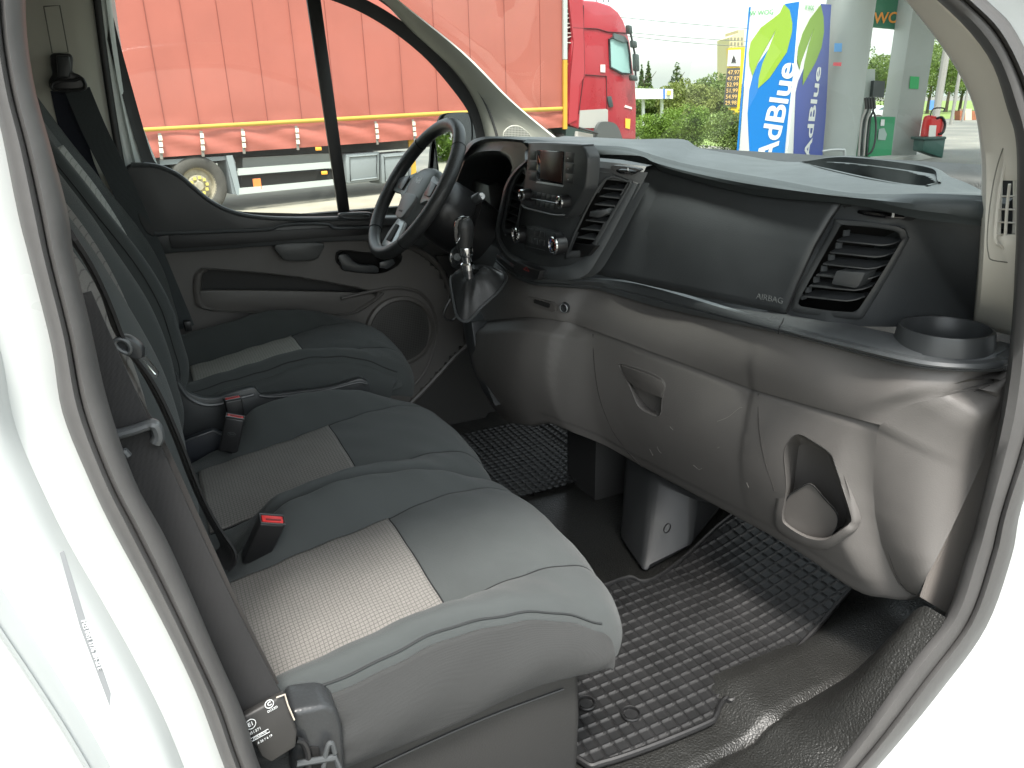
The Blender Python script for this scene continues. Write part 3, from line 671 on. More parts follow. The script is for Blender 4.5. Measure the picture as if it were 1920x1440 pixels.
# ---- centre stack
def SP(px, py, o=0.): return STK(px, py, o)
ST_O = [(983,304),(965,325),(950,351),(941,389),(932,426),(934,452),(953,480),(1006,505),(1053,509),(1090,500),(1108,480),(1122,462),(1155,392),(1183,341),(1172,333),(1140,326),(1060,300)]
rows_ = []
def stackrow(py_l, py_r, x0, x1, n=30, o=0.):
    return [SP(x0+(x1-x0)*i/n, py_l+(py_r-py_l)*i/n, o) for i in range(n+1)]
sl_pts = [(300,983,1215),(320,968,1205),(345,953,1190),(370,945,1174),(395,940,1160),(420,934,1146),(440,932,1134),(455,934,1124),(470,944,1114),(485,960,1106),(498,985,1100),(508,1010,1096)]
vr_i = [(1138,338),(1176,342),(1176,350),(1146,398),(1116,452),(1092,452),(1078,470),(1064,474),(1095,400),(1110,375)]
vr_i = [(1137,336),(1177,343),(1148,396),(1112,456),(1110,462),(1070,470),(1096,402)]
vl_i = [(975,322),(984,330),(978,380),(972,400),(967,425),(948,432),(945,420),(952,385),(960,350)]
mb = MB(); mb.grid([stackrow(y, y+ (x1-x0)*.10*(1 if y < 450 else 0), x0, x1, 60, .006) for y, x0, x1 in sl_pts], skip=lambda p: inpoly(PROJ(p), vr_i) or inpoly(PROJ(p), vl_i))
mb.build('centre_stack', smooth_dark, db, sharp=50)
cs = bpy.data.objects['centre_stack']
# outer bezel: a curved satin lip around the foot of the stack
def tubeSP(pts, r, name, m, par, o=0., flat=None, n=6):
    return MB().tube(catmull([SP(x, y, o) for x, y in pts], n), r, 8, flat=flat).build(name, m, par)
bz_o = [(985,300),(962,322),(946,350),(937,388),(929,428),(932,458),(952,488),(1004,517),(1055,524),(1098,516),(1130,470),(1168,400),(1196,345)]
bz_i = [(992,304),(970,326),(955,352),(946,390),(938,427),(941,450),(959,474),(1010,497),(1056,499),(1085,489),(1108,465),(1150,393),(1180,341)]
mb = MB(); a_ = [SP(x,y,.0) for x,y in bz_o]; b_ = [SP(x,y,-.010) for x,y in bz_o]; c_ = [SP(*lerp2(p,q,.4),-.013) for p,q in zip(bz_o,bz_i)]; d_ = [SP(x,y,.003) for x,y in bz_i]
mb.grid([catmull([p+Vector((.03,0,0)) for p in a_],6), catmull(a_,6), catmull(b_,6), catmull(c_,6), catmull([SP(*lerp2(p,q,.8),-.004) for p,q in zip(bz_o,bz_i)],6), catmull(d_,6)])
mb.build('stack_bezel', mat('bezel_plastic', (.055,.060,.063), .52), cs, sharp=60)
# upper skin between stack and hood, and right of the screen
up = MB()
up.grid([[p+Vector((.01,0,-.008)) for p in [SP(x,y,.06) for x,y in ((985,268),(1040,272),(1100,288),(1160,293),(1216,303))]],
         [SP(x,y,.03) for x,y in ((984,285),(1040,290),(1100,300),(1150,305),(1212,312))],
         [SP(x,y,.004) for x,y in ((984,304),(1040,310),(1100,320),(1145,325),(1196,345))]]).build('stack_top', smooth_dark, cs)
# vents of the stack
def vent(name, hole, slats, frame_o, frame_i, fn, deep, mslat, par, tab=None, clips=None, fr_m=smooth_dark, sl_m=black, th=.0022, back=(.035,0,.006), bent=False):
    t = MB(); cav = [fn(x,y,deep) for x,y in hole]; rimc = [fn(x,y,.004) for x,y in hole]
    t.grid([rimc, cav], cv=True); t.add(cav, [tuple(range(len(cav)))])
    v = t.build(name, void, par)
    f = MB(); o1 = catmull([fn(x,y,-.001) for x,y in frame_o], 3, True); o2 = catmull([fn(x,y,-.007) for x,y in frame_o], 3, True)
    i1 = catmull([fn(x,y,-.006) for x,y in frame_i], 3, True); i2 = catmull([fn(x,y,.008) for x,y in frame_i], 3, True); i3 = catmull([fn(x,y,.016) for x,y in frame_i], 3, True)
    cc_ = sum(o2, Vector())/len(o2)
    f.grid([o1, [p.lerp(q,.15) for p,q in zip(o2,i1)], [p.lerp(q,.6)+Vector((-.001,0,0)) for p,q in zip(o2,i1)], i1, i2, i3], cv=True).build('vent_frame', fr_m, v, sharp=60)
    for (a, b) in slats:
        s_ = MB(); P_ = [fn(*lerp2(a, b, k/8), .004) for k in range(9)]
        if bent: P_ = [p+Vector((.008*max(0,(k/8-.72)/.28)**2,0,.010*max(0,(k/8-.72)/.28)**2)) for k, p in enumerate(P_)]
        Q_ = [p+Vector(back) for p in P_]
        s_.grid([P_, Q_, [q+Vector((0,0,-th)) for q in Q_], [p+Vector((0,0,-th)) for p in P_]], cu=True); s_.build('slat', sl_m, v, sharp=40)
    if tab:
        pts = [fn(x,y,-.006) for x,y in tab]; MB().prism(pts, (.03,0,.004)).build('vent_tab', fr_m, v, bevel=.0018)
    return v
vent('air_vent', [(1137,336),(1179,342),(1150,396),(1114,456),(1112,464),(1068,474),(1094,402)],
     [((1131,352),(1174,356)),((1124,367),(1165,371)),((1115,382),(1157,386)),((1106,397),(1148,401)),((1098,412),(1140,417)),((1090,428),(1131,432)),((1083,444),(1122,449))],
     [(1134,333),(1176,338),(1184,345),(1154,398),(1120,458),(1106,478),(1070,484),(1060,478),(1092,402)],
     [(1137,338),(1174,342),(1178,347),(1148,397),(1114,455),(1104,466),(1074,471),(1067,468),(1096,403)],
     SP, .07, None, db, tab=[(1106,396),(1137,392),(1141,400),(1122,409),(1103,406)], sl_m=smooth_dark)
vent('air_vent', [(976,320),(986,330),(980,372),(974,400),(968,425),(948,430),(946,418),(952,385),(960,350)],
     [((966,345),(986,350)),((960,358),(984,364)),((957,371),(980,378)),((954,384),(976,392)),((951,397),(972,406)),((948,410),(970,419))],
     [(980,312),(989,328),(982,372),(976,402),(970,430),(950,438),(942,430),(942,418),(948,384),(956,348)],
     [(979,319),(985,330),(978,372),(972,400),(966,424),(951,430),(947,426),(947,417),(953,384),(961,349)],
     SP, .07, None, db, sl_m=smooth_dark)
# radio unit : flat, faces the rear
RX = .792
def RP(px, py, o=0.): return A(px, py, x=RX-o)
ro = [(990,276),(996,267),(1080,270),(1090,274),(1097,285),(1101,300),(1098,345),(1092,362),(1074,392),(1066,404),(1052,408),(985,393),(978,388),(976,382),(984,345)]
rc = catmull([RP(x,y) for x,y in ro], 4, True)
mb = MB(); cen_ = sum(rc, Vector())/len(rc)
mb.grid([[p+Vector((.028,-.002,.0)) for p in rc], [p+Vector((.006,0,0)) for p in rc], [p.lerp(cen_,.012)+Vector((.001,0,0)) for p in rc], [p.lerp(cen_,.035) for p in rc]], cv=True); q_ = [p.lerp(cen_,.035) for p in rc]; mb.add(q_, [tuple(range(len(q_)))])
ru = mb.build('radio_unit', smooth_dark, db, sharp=55)
def RQ(pts, o, th, name, m, par, bev=.0008): return MB().prism([RP(x,y,o) for x,y in pts], (th,0,0)).build(name, m, par, bevel=bev)
RQ([(1007,281),(1058,284),(1055,347),(1006,338)], .0008, .003, 'screen_bezel', gloss, ru)
RQ([(1013,283),(1055,286),(1052,343),(1012,335)], .0018, .002, 'screen', mat('screen_glass', (.040,.018,.013), .3, spec=.3), ru)
RQ([(1006,340),(1056,347),(1054,351),(1004,343)], .002, .003, 'screen_sill', silver, ru)
for i in range(3):
    RQ([(993,282+i*20),(1005,283+i*20),(1004,300+i*20),(991,299+i*19)], .0012, .002, 'button', mat('button_grey', (.032,.034,.036), .4), ru)
    b1_ = RQ([(1061,285+i*20),(1076,287+i*20),(1074,305+i*20),(1059,303+i*20)], .0012, .002, 'button', mat('button_grey', (.032,.034,.036), .4), ru)
    p = RP(1065,297+i*20,.002); text('123'[i] if 0 else '+', p, (0,-1,0), (0,0,1), .006, mat('button_marks', (.5,.5,.5), .5), b1_)
for i in range(5):
    x0 = 997+i*9.2; RQ([(x0,359+i*1.6),(x0+8.4,360.5+i*1.6),(x0+7.4,370+i*1.6),(x0-1,368.4+i*1.6)], .0018, .003, 'button', mat('button_grey', (.032,.034,.036), .4), ru)
    RQ([(x0-2,374+i*1.8),(x0+6.2,375.6+i*1.8),(x0+5.2,386+i*1.8),(x0-3,384.4+i*1.8)], .0018, .003, 'button', mat('button_grey', (.032,.034,.036), .4), ru)
MB().tube([RP(992,371,.003), RP(1045,381,.003)], .0009, 6).build('trim_line', silver, ru)
MB().tube(catmull([RP(x,y,.004) for x,y in ((979,384),(986,390),(1010,396),(1040,403),(1058,403))],4), .0024, 8).build('radio_lower_lip', satin, ru)
def knob(px, py, rpx, o, ln, par, fn_x, marks=False, name='knob'):
    p = A(px, py, x=fn_x-o); r = rpx*(p-Vector(CAM)).length/F
    k = MB(); k.lathe(p, (1,0,0), [(0.001,.0015),(r*.82,.0015),(r*.86,.0),(r*.97,.0008),(r,.003),(r*1.03,ln)], 36).build(name, black, par, sharp=25)
    ko = bpy.data.objects[k_name(name)]
    MB().lathe(p+Vector((-.0004,0,0)), (1,0,0), [(r*.83,.001),(r*.85,-.0012),(r*.98,-.0004),(r*1.0,.003)], 36).build('chrome_ring', chrome, ko)
    MB().lathe(p+Vector((-.0006,0,0)), (1,0,0), [(.0005,.001),(r*.4,.001),(r*.81,.0018)], 24).build('knob_face', gloss, ko)
    if marks:
        for j in range(9):
            a = math.radians(-130+j*32); col = mat('mark_blue', (.06,.13,.5), .5) if j < 4 and marks == 2 else (mat('mark_red', (.5,.1,.06), .5) if marks == 2 else mat('button_marks', (.5,.5,.5), .5))
            q = p+Vector((-.0006, -math.sin(a)*r*.62, math.cos(a)*r*.62)); MB().box(q, (.0012, r*.09, r*.16)).build('mark', col, ko)
    return ko
_kc = {}
def k_name(n):
    cands = [o.name for o in bpy.data.objects if o.name == n or o.name.startswith(n+'.')]; return sorted(cands)[-1]
knob(977,366,10.5,.022,.024, ru, RX); knob(1048,379,11,.022,.024, ru, RX)
# heater controls
HX = .826
def HQ(pts, o, th, name, m, par, bev=.0006): return MB().prism([A(x,y,x=HX-o) for x,y in pts], (th,0,0)).build(name, m, par, bevel=bev)
hp = HQ([(988,424),(1000,423),(1040,436),(1048,448),(1036,480),(1010,478),(984,466)], .006, .02, 'heater_panel', mat('button_grey', (.032,.034,.036), .4), db)
for i in range(3): HQ([(992+i*10,428+i*2.7),(1000.5+i*10,430+i*2.7),(999+i*10,441+i*2.7),(990+i*10,439+i*2.7)], .0085, .003, 'button', smooth_dark, hp)
for i in range(3): HQ([(989+i*11,444+i*2.6),(998.5+i*11,446+i*2.6),(997+i*11,456+i*2.6),(987+i*11,454+i*2.6)], .0085, .003, 'button', satin if i == 1 else smooth_dark, hp)
MB().tube([A(985,461,x=HX-.009), A(1022,470,x=HX-.009)], .001, 6).build('trim_line', satin, hp)
knob(966,441,14.5,.026,.028, db, HX, 1, 'heater_knob'); knob(1036,460,16.5,.026,.028, db, HX, 2, 'heater_knob')
# hazard / switch block by the right vent foot
HQ([(1074,456),(1118,461),(1102,479),(1080,484),(1068,478)], -.03, .01, 'switch_block', black, db)
HQ([(948,418),(964,424),(962,436),(958,444),(946,438)], .002, .01, 'switch_block', black, db)
# hazard switch on the shelf nose
def ZQ(pts, zz, th, name, m, par, bev=.001): return MB().prism([A(x,y,z=zz) for x,y in pts], (0,0,-th)).build(name, m, par, bevel=bev)
hz = MB().prism([A(x,y,x=.80) for x,y in ((962,500),(972,491),(1012,508),(1008,524),(1000,526),(964,510))], (.05,0,.0)).build('dash_switch', black, db, bevel=.002)
MB().tube([A(982,505,x=.797), A(992,509,x=.797), A(987,501,x=.797), A(982,505,x=.797)], .0006, 5).build('warning_triangle', red_p, hz)
# air dials
def dial(pts, wheel, mk, name, par, fn):
    d = MB().prism(catmull([fn(x,y,-.0015) for x,y in pts],2,True), (.012,0,0)).build(name, black, par)
    c0, c1 = fn(*wheel[0],-.004), fn(*wheel[1],-.004); 
    mb = MB(); n = 10; pts_ = [c0.lerp(c1, i/n)+Vector((-.006*math.sin(math.pi*i/n),0,-.0)) for i in range(n+1)]
    mb.tube(pts_, [.0035+.0035*math.sin(math.pi*i/n) for i in range(n+1)], 10, flat=.8).build('dial_wheel', gloss, d)
    m_ = fn(*mk,-.0155); MB().box(m_, (.002,.003,.009)).build('dial_mark', mat('white_mark', (.8,.8,.8), .4), d)
    return d
dial([(1146,317),(1150,310),(1196,316),(1192,322),(1178,329),(1158,325)], ((1157,320),(1192,322)), (1177,319), 'vent_dial', db, lambda x,y,o: SP(x,y,o))
dial([(1586,394),(1600,383),(1716,399),(1706,416),(1686,413)], ((1610,397),(1696,407)), (1675,402), 'vent_dial', db, lambda x,y,o: FS(x,y,o+.002))
# right vent on the fascia
vent('air_vent', [(1578,417),(1680,428),(1697,446),(1694,460),(1624,576),(1596,592),(1500,581),(1491,567),(1503,540),(1565,428)],
     [((1569,450),(1682,462)),((1556,472),(1669,484)),((1543,494),(1656,506)),((1530,515),(1643,526)),((1517,535),(1629,546)),((1505,555),(1615,566))],
     [(1574,411),(1684,424),(1702,443),(1698,460),(1630,578),(1600,599),(1496,586),(1486,570),(1497,540),(1560,425)],
     [(1584,422),(1674,432),(1689,447),(1686,459),(1616,571),(1592,585),(1506,575),(1498,566),(1509,542),(1571,432)],
     FS, .10, None, db, tab=[(1568,508),(1622,511),(1611,535),(1604,541),(1558,533),(1561,524)], back=(.03,0,.009), bent=True, sl_m=smooth_dark)
rv = bpy.data.objects['air_vent.002']
for (x, y) in ((1587,437),(1573,460),(1559,482),(1545,503),(1531,524),(1516,543),(1507,556)):
    MB().box(FS(x,y,.012), (.012,.004,.010)).build('slat_pivot', satin, rv)
# ---- instrument hood (driver side)
YH = 0
CLX = .885
def CP(px, py, o=0.): return A(px, py, x=CLX+o)
hood_o = [(988,262),(950,258),(912,260),(888,268),(872,287),(858,330),(845,380),(838,410),(850,430),(905,445),(925,470),(935,450),(941,400),(950,351),(966,322),(984,300)]
hood_i = [(975,292),(950,291),(918,292),(898,296),(880,312),(868,335),(858,370),(856,392),(868,402),(890,410),(912,412),(925,404),(932,388),(945,350),(956,325),(968,305)]
op = [(900,290),(944,291),(956,304),(960,320),(954,340),(944,368),(934,392),(922,408),(905,412),(880,402),(862,378),(862,345),(872,318),(884,300)]
ho_ = [(988,266),(992,300),(975,325),(960,352),(950,388),(941,426),(936,462),(905,452),(870,430),(843,410),(846,370),(858,325),(872,287),(888,268),(912,261),(950,260)]
hi_ = [(951,296),(958,306),(960,318),(954,340),(945,366),(936,390),(926,406),(905,414),(880,405),(862,380),(862,345),(870,322),(880,304),(894,294),(915,290),(938,290)]
o_c = catmull([CP(x,y) for x,y in ho_], 4, True); i_c = catmull([CP(x,y,.004) for x,y in hi_], 4, True)
mid = [p.lerp(q,.75)+Vector((-.008,0,0)) for p,q in zip(o_c,i_c)]
hb = MB(); hb.grid([[p+Vector((.03,0,0)) for p in o_c], o_c, [p.lerp(q,.4) for p,q in zip(o_c,i_c)], mid, i_c, [p+Vector((.13,.03,-.02)) for p in i_c]], cv=True)
hb.build('instrument_hood', smooth_dark, db, sharp=60)
ih = bpy.data.objects['instrument_hood']
bk_ = [p+Vector((.13,.03,-.02)) for p in i_c]; MB().add(bk_, [tuple(range(len(bk_)))]).build('instrument_panel', void, ih)
lc = [CP(x,y,.05) for x,y in ((856,326),(915,347),(921,395),(914,420),(856,408))]
MB().prism(lc, (.05,0,0)).build('column_shroud', mat('shroud_plastic', (.035,.034,.034), .5), db, bevel=.006)
# hood brow over the instruments, joined to the top cover
br_f = [(996,268),(950,263),(912,265),(889,273),(874,291),(866,306)]
br_t = [(996,261),(950,257),(910,256),(884,264),(868,282),(858,300)]
brow = MB(); brow.grid([catmull([CP(x,y+2,.0) for x,y in br_f],5), catmull([CP(x,y,-.012) for x,y in br_f],5), catmull([CP(x,(y+y2)/2,-.018) for (x,y),(x2,y2) in zip(br_f,br_t)],5), catmull([CP(x,y,-.004) for x,y in br_t],5), catmull([CP(x,y,.06)+Vector((0,0,.0)) for x,y in br_t],5), [Vector((1.45, p.y+.1*(p.y-1.7), .965)) for p in catmull([CP(x,y,.1) for x,y in br_t],5)]])
brow.build('instrument_brow', dashtop, db, sharp=50)
# driver side lower dash
dl = MB(); dl.grid([[CP(x,y,.01) for x,y in ((838,405),(870,425),(905,446),(938,462))], [CP(x,y,-.0) for x,y in ((840,430),(870,450),(905,465),(942,482))], [CP(x,y,.10) for x,y in ((835,520),(860,560),(880,600),(900,650))]]).build('knee_panel', mat('deep_grey_plastic', (.035,.034,.033), .55), db)
# dark side of the console towards the driver
MB().prism([A(x,y,x=.775) for x,y in ((862,575),(884,604),(892,660),(908,712),(928,762),(905,735),(885,690),(872,640))], (.14,.02,0)).build('console_side', smooth_dark, db, bevel=.004)
# usb slot and power outlet
sl0 = MB().prism(catmull([LOW(x,y,.004) for x,y in ((990,556),(1034,568),(1040,580),(1036,585),(1000,574),(992,566))],2,True), (.01,0,0)).build('card_slot', grey_s, db)
MB().prism([LOW(x,y,.001) for x,y in ((1000,562),(1029,570),(1027,577),(1001,568))], (.006,0,0)).build('slot_mouth', void, sl0)
pk0 = LOW(1060,577,.0)
po_ = MB().lathe(pk0+Vector((-.002,0,0)), (1,.45,0), [(.001,.002),(.0085,.002),(.0095,-.003),(.0125,-.003),(.0135,.004)], 28).build('power_outlet', smooth_dark, db, sharp=30)
MB().lathe(pk0+Vector((-.0065,-.002,0)), (1,.45,0), [(.0098,.001),(.0105,-.0004),(.0115,.001)], 28).build('chrome_ring', silver, po_)
# ---- duct box under the dashboard
fl0 = A(1205,1078,z=.004); 
def D_(px, py, z): return A(px, py, z=z)
lowp = [D_(1160,1012,.004), D_(1205,1080,.004), D_(1295,1030,.004), D_(1338,970,.004)]
hip = [D_(1170,866,.17), D_(1228,892,.17), D_(1300,925,.165), D_(1350,944,.165)]
mb = MB(); mb.grid([catmull(lowp,1), [a.lerp(b,.5)+Vector((-.01,-.01,0)) for a,b in zip(lowp,hip)], hip])
mb = MB().add(lowp+hip+[lowp[0]+Vector((.35,.25,0)), hip[0]+Vector((.3,.2,0)), lowp[3]+Vector((.3,.2,0)), hip[3]+Vector((.3,.2,0))], [(0,1,5,4),(1,2,6,5),(2,3,7,6),(8,0,4,9),(3,10,11,7),(4,5,6,7,11,9),(8,10,3,2,1,0)])
mb.f.pop(5); mb.m.pop()
mb.grid([hip, [p+Vector((.06,.03,.16)) for p in hip]])
mb.build('tunnel_cover', mat('tunnel_plastic', (.022,.023,.024), .5, bump=('voro', 520, .3, .0006)), db, bevel=.016, seg=4)
tn = bpy.data.objects['tunnel_cover']
a0 = D_(1205,1080,.004); bq = D_(1295,1030,.004); nn_ = (bq-a0).cross(Vector((0,0,1))).normalized()
if nn_.dot(Vector((-1,-1,0))) < 0: nn_ = -nn_
p = APL(1250,990,a0.lerp(bq,.5)+nn_*.002+Vector((.0,0,.06)),nn_)
MB().lathe(p, nn_, [(.0115,.0),(.0115,.003),(.0125,.003),(.0125,.0)], 28).build('cover_cap', black, tn)
# dark fill under the dash: driver footwell wall
MB().box((1.17,1.70,.20),(.3,.16,.40)).build('footwell_divider', void if 0 else mat('footwell_plastic', (.03,.03,.03), .6), db)
# fine scuffs on the glove box lid
for pts in (((1345,790),(1365,782),(1385,766),(1392,764)), ((1232,838),(1236,846),(1240,850)), ((1256,800),(1262,806)), ((1300,872),(1310,880),(1316,878)), ((1400,905),(1404,915)), ((1218,842),(1224,854)), ((1345,840),(1349,838))):
    MB().tube(catmull([LP(x,y,.0006) for x,y in pts],3), .00035, 4).build('scuff', mat('scuff_pale', (.30,.28,.26), .7), lpn)
# ================================================================== SEATS
def frame_profile(pts, n=10, flip=1):
    c = catmull([Vector((x, 0, z)) for x, z in pts], n); c = resample(c, 90); out = []
    for i, p in enumerate(c):
        t = (c[min(i+1, len(c)-1)]-c[max(i-1, 0)]).normalized(); out.append((p, Vector((-t.z, 0, t.x))*flip))
    return out
CUSH = [(-.14,.352),(-.06,.362),(.02,.374),(.15,.394),(.28,.417),(.38,.434),(.45,.436),(.505,.420),(.538,.384),(.549,.345),(.547,.318),(.542,.300)]
BACK = [(-.02,.33),(-.045,.42),(-.056,.52),(-.056,.62),(-.056,.74),(-.077,.86),(-.120,.97),(-.178,1.08),(-.240,1.17),(-.265,1.20),(-.30,1.205)]
XS = [(-.248,-.0,-.070),(-.249,0,-.062),(-.246,.2,-.055),(-.241,.75,-.03),(-.232,1.0,-.010),(-.220,1.08,0),(-.200,1.0,0),(-.178,.70,0),(-.156,.30,0),(-.142,.04,-.001),(-.138,0,-.0035),(-.134,.0,.000),(-.09,0,.004),(0,0,.007)]
def section(far_soft, near_soft, w=1.0):
    l = [(-a if False else a, b, c) for a, b, c in XS]
    if near_soft: l = [(-.228,.0,-.05),(-.2275,.25,-.028),(-.225,.6,-.012),(-.219,.85,-.004)]+[(-.205,.98,0)]+l[7:]
    r = XS
    if far_soft: r = [(-.228,.0,-.05),(-.2275,.25,-.028),(-.225,.6,-.012),(-.219,.85,-.004)]+[(-.205,.98,0)]+XS[7:]
    full = l+[(-a, b, c) for a, b, c in reversed(r[:-1])]
    out = catmull([Vector(p) for p in full], 3)
    return out
def pad_surface(prof, yc, sec_, lift, dx, dz, edge_back=.05, wscale=None, lift_far=None, lift_near=None):
    rows = []; n = len(prof)
    for i, (p, nn) in enumerate(prof):
        t = i/(n-1); L = lift(t); row = []
        for q in sec_:
            u = q.x; h = q.y*(L*(lift_far(t) if (lift_far and u > 0) else (lift_near(t) if (lift_near and u < 0) else 1)))+q.z
            k = abs(u)/.25
            back = edge_back(t)*(k**4)
            s_ = (wscale(t) if wscale else 1)
            row.append(Vector((p.x+dx, yc+u*s_, p.z+dz))+nn*(h-back))
        rows.append(row)
    return rows
BACK_M = [(-.02,.33),(-.045,.42),(-.056,.52),(-.060,.62),(-.068,.74),(-.098,.86),(-.145,.97),(-.198,1.08),(-.240,1.17),(-.265,1.20),(-.30,1.205)]
BACK_D = [(-.02,.33),(-.045,.42),(-.058,.52),(-.068,.62),(-.092,.74),(-.135,.86),(-.190,.97),(-.240,1.08),(-.280,1.17),(-.305,1.20),(-.34,1.205)]
cprof = frame_profile(CUSH); bM = frame_profile(BACK_M, flip=-1); bD = frame_profile(BACK_D, flip=-1); bprof = frame_profile(BACK, flip=-1)
def c_lift(t): return .060*(1-sm((t-.45)/.35))+.006
def c_edge(t): return .05*sm((t-.62)/.2)
def b_lift(t): return .052*sm(t/.18)*(1-.60*sm((t-.28)/.3))+.004
def b_edge(t): return .02+.05*sm((t-.8)/.2)
def b_w(t): return 1-.14*sm((t-.55)/.4)
def surf_pt(rows, yc, u, i, o=0.):
    r = rows[i]; best = min(range(len(r)), key=lambda k: abs(r[k].y-(yc+u)))
    j = best if r[best].y <= yc+u else best-1; j = max(0, min(len(r)-2, j)); a, b = r[j], r[j+1]
    t = (yc+u-a.y)/(b.y-a.y+1e-9); return a.lerp(b, max(0, min(1, t)))
def seat(root, yc, dx, dz, far_soft, near_soft, mats_, xfront=.28, side_mat=None, lf_far=None, lf_near=None, bprof=bprof):
    sec_ = section(far_soft, near_soft)
    rows = pad_surface(cprof, yc, sec_, c_lift, dx, dz, c_edge, lift_far=lf_far, lift_near=lf_near)
    # fine puckers and sag
    for i, r in enumerate(rows):
        for p in r:
            p.z += .0016*math.sin(p.x*31+p.y*17)*math.sin(p.y*43+1)+.0010*math.sin(p.x*90+p.y*60)
    cu_ = MB(); cu_.grid(rows); c_ = cu_.build('seat_cushion', fabric, root, sharp=70)
    # woven insert
    i0 = min(range(90), key=lambda i: abs(cprof[i][0].x-(.0))); i1 = min(range(70), key=lambda i: abs(cprof[i][0].x-xfront))
    ins = []
    for i in range(i0, i1+1):
        ins.append([surf_pt(rows, yc, -.1385+.277*j/40, i)+cprof[i][1]*.0022 for j in range(41)])
    MB().grid(ins).build('seat_insert', mats_, c_, solid=.002)
    # seams: beside the insert, across its front, and the piping of the bolsters
    sm_ = MB()
    for u in (-.139, .139): sm_.tube([surf_pt(rows, yc, u, i)+cprof[i][1]*.0012 for i in range(i0, 80)], .0013, 5)
    sm_.tube([surf_pt(rows, yc, -.139+.278*j/30, i1)+cprof[i1][1]*.0024 for j in range(31)], .0016, 5)
    sm_.build('stitching', seam, c_)
    for s, soft in ((-1, near_soft), (1, far_soft)):
        if soft: continue
        m2 = MB(); m2.tube([surf_pt(rows, yc, s*.2335, i)+Vector((0,s*.0006,.0))+cprof[i][1]*.0007 for i in range(8, 74)], .0015, 5); m2.build('piping', mat('piping_cloth', (.014,.016,.017), .8), c_)
    # back rest
    rb = pad_surface(bprof, yc, sec_, b_lift, dx, dz, b_edge, b_w)
    b_ = MB().grid(rb).build('backrest', fabric, root, sharp=70)
    ins = []
    for i in range(4, 62): ins.append([surf_pt(rb, yc, (-.13+.26*j/24)*b_w(i/89), i)+bprof[i][1]*.0022 for j in range(25)])
    MB().grid(ins).build('backrest_insert', mats_, b_, solid=.002)
    for s in (-1, 1):
        m2 = MB(); m2.tube([surf_pt(rb, yc, s*.2335*b_w(i/89), i)+bprof[i][1]*.0015 for i in range(6, 80)], .0016, 5); m2.build('piping', mat('piping_cloth', (.014,.016,.017), .8), b_)
    # rear shell of the back rest and head restraint
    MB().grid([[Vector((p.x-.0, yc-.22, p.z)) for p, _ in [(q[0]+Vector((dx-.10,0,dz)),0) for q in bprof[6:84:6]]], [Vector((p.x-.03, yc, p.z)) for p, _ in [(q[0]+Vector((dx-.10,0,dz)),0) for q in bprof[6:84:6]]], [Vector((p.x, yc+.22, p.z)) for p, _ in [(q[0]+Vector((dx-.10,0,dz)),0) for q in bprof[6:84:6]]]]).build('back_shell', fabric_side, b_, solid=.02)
    hr = MB(); hc_ = Vector((-.30+dx, yc, 1.30+dz)); hr.box(hc_, (.10,.26,.17), Matrix.Rotation(-.15, 3, 'Y')); hr.build('head_restraint', fabric, root, bevel=.04, seg=5)
    for s in (-1, 1): MB().tube([(-.30+dx, yc+s*.06, 1.17+dz), (-.30+dx, yc+s*.06, 1.24+dz)], .006, 8).build('restraint_post', chrome, bpy.data.objects[k_name('head_restraint')])
    return rows, rb
bench = thing('passenger_bench', 'double passenger bench in charcoal cloth with two beige grid inserts, nearest the door', 'seat', (.2, 1.2, 0))
dipf = lambda t: sm((t-.20)/.16)*1.0-.35*(1-sm((t-.1)/.16))
rO, rbO = seat(bench, .973, 0, 0, True, False, beige, lf_far=dipf)
rM, rbM = seat(bench, 1.4285, 0, -.002, False, True, beige, lf_far=lambda t: sm((t-.24)/.14)*.95-.25*(1-sm((t-.1)/.16)), lf_near=dipf, bprof=bM)
# woven side panel of the near cushion with its soft folds
sp = []
for i in range(14, 90):
    top_ = surf_pt(rO, .973, -.2365, i)
    if i > 40 and top_.z < .335: break
    row = []; zb = .304+.008*math.sin(i*.13)
    e_ = sm((i-14)/5)*sm((84-i)/22)
    for k in range(26):
        t = k/25; bulge = .020*math.sin(math.pi*min(1, t*1.05))*e_*max(0, min(1, (top_.z-.32)/.05))
        fold = (.005*math.sin(t*22+i*.16)*math.exp(-((i-20)/7.)**2)+.0016*math.sin(i*.30+t*8))*min(1, t*5)
        row.append(Vector((top_.x+.004*math.sin(math.pi*t), top_.y-.002-bulge-fold*sm((84-i)/15)+(.02*max(0,(t-.85)/.15)), top_.z-.003+(zb-top_.z)*t)))
    sp.append(row)
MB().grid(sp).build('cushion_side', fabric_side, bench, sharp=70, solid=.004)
# folded tab of cloth at the rear of the side panel
# plastic base under the bench
basem = mat('seat_base_plastic', (.022,.022,.022), .5, bump=('voro', 420, .35, .0007))
pts = [(-.30,.27),(-.1,.28),(.10,.292),(.30,.300),(.44,.300),(.46,.285),(.462,.20),(.455,.0),(.44,-.02),(-.3,-.02)]
MB().prism([Vector((x,.762,z)) for x,z in pts], (0,.90,0)).build('seat_base', basem, bench, bevel=.012, seg=4)
sb_ = bpy.data.objects['seat_base']
MB().tube(catmull([Vector((x,.7605,z)) for x,z in ((.06,.245),(.16,.262),(.30,.272),(.43,.270))],6), .0016, 5).build('base_rib', basem, sb_)
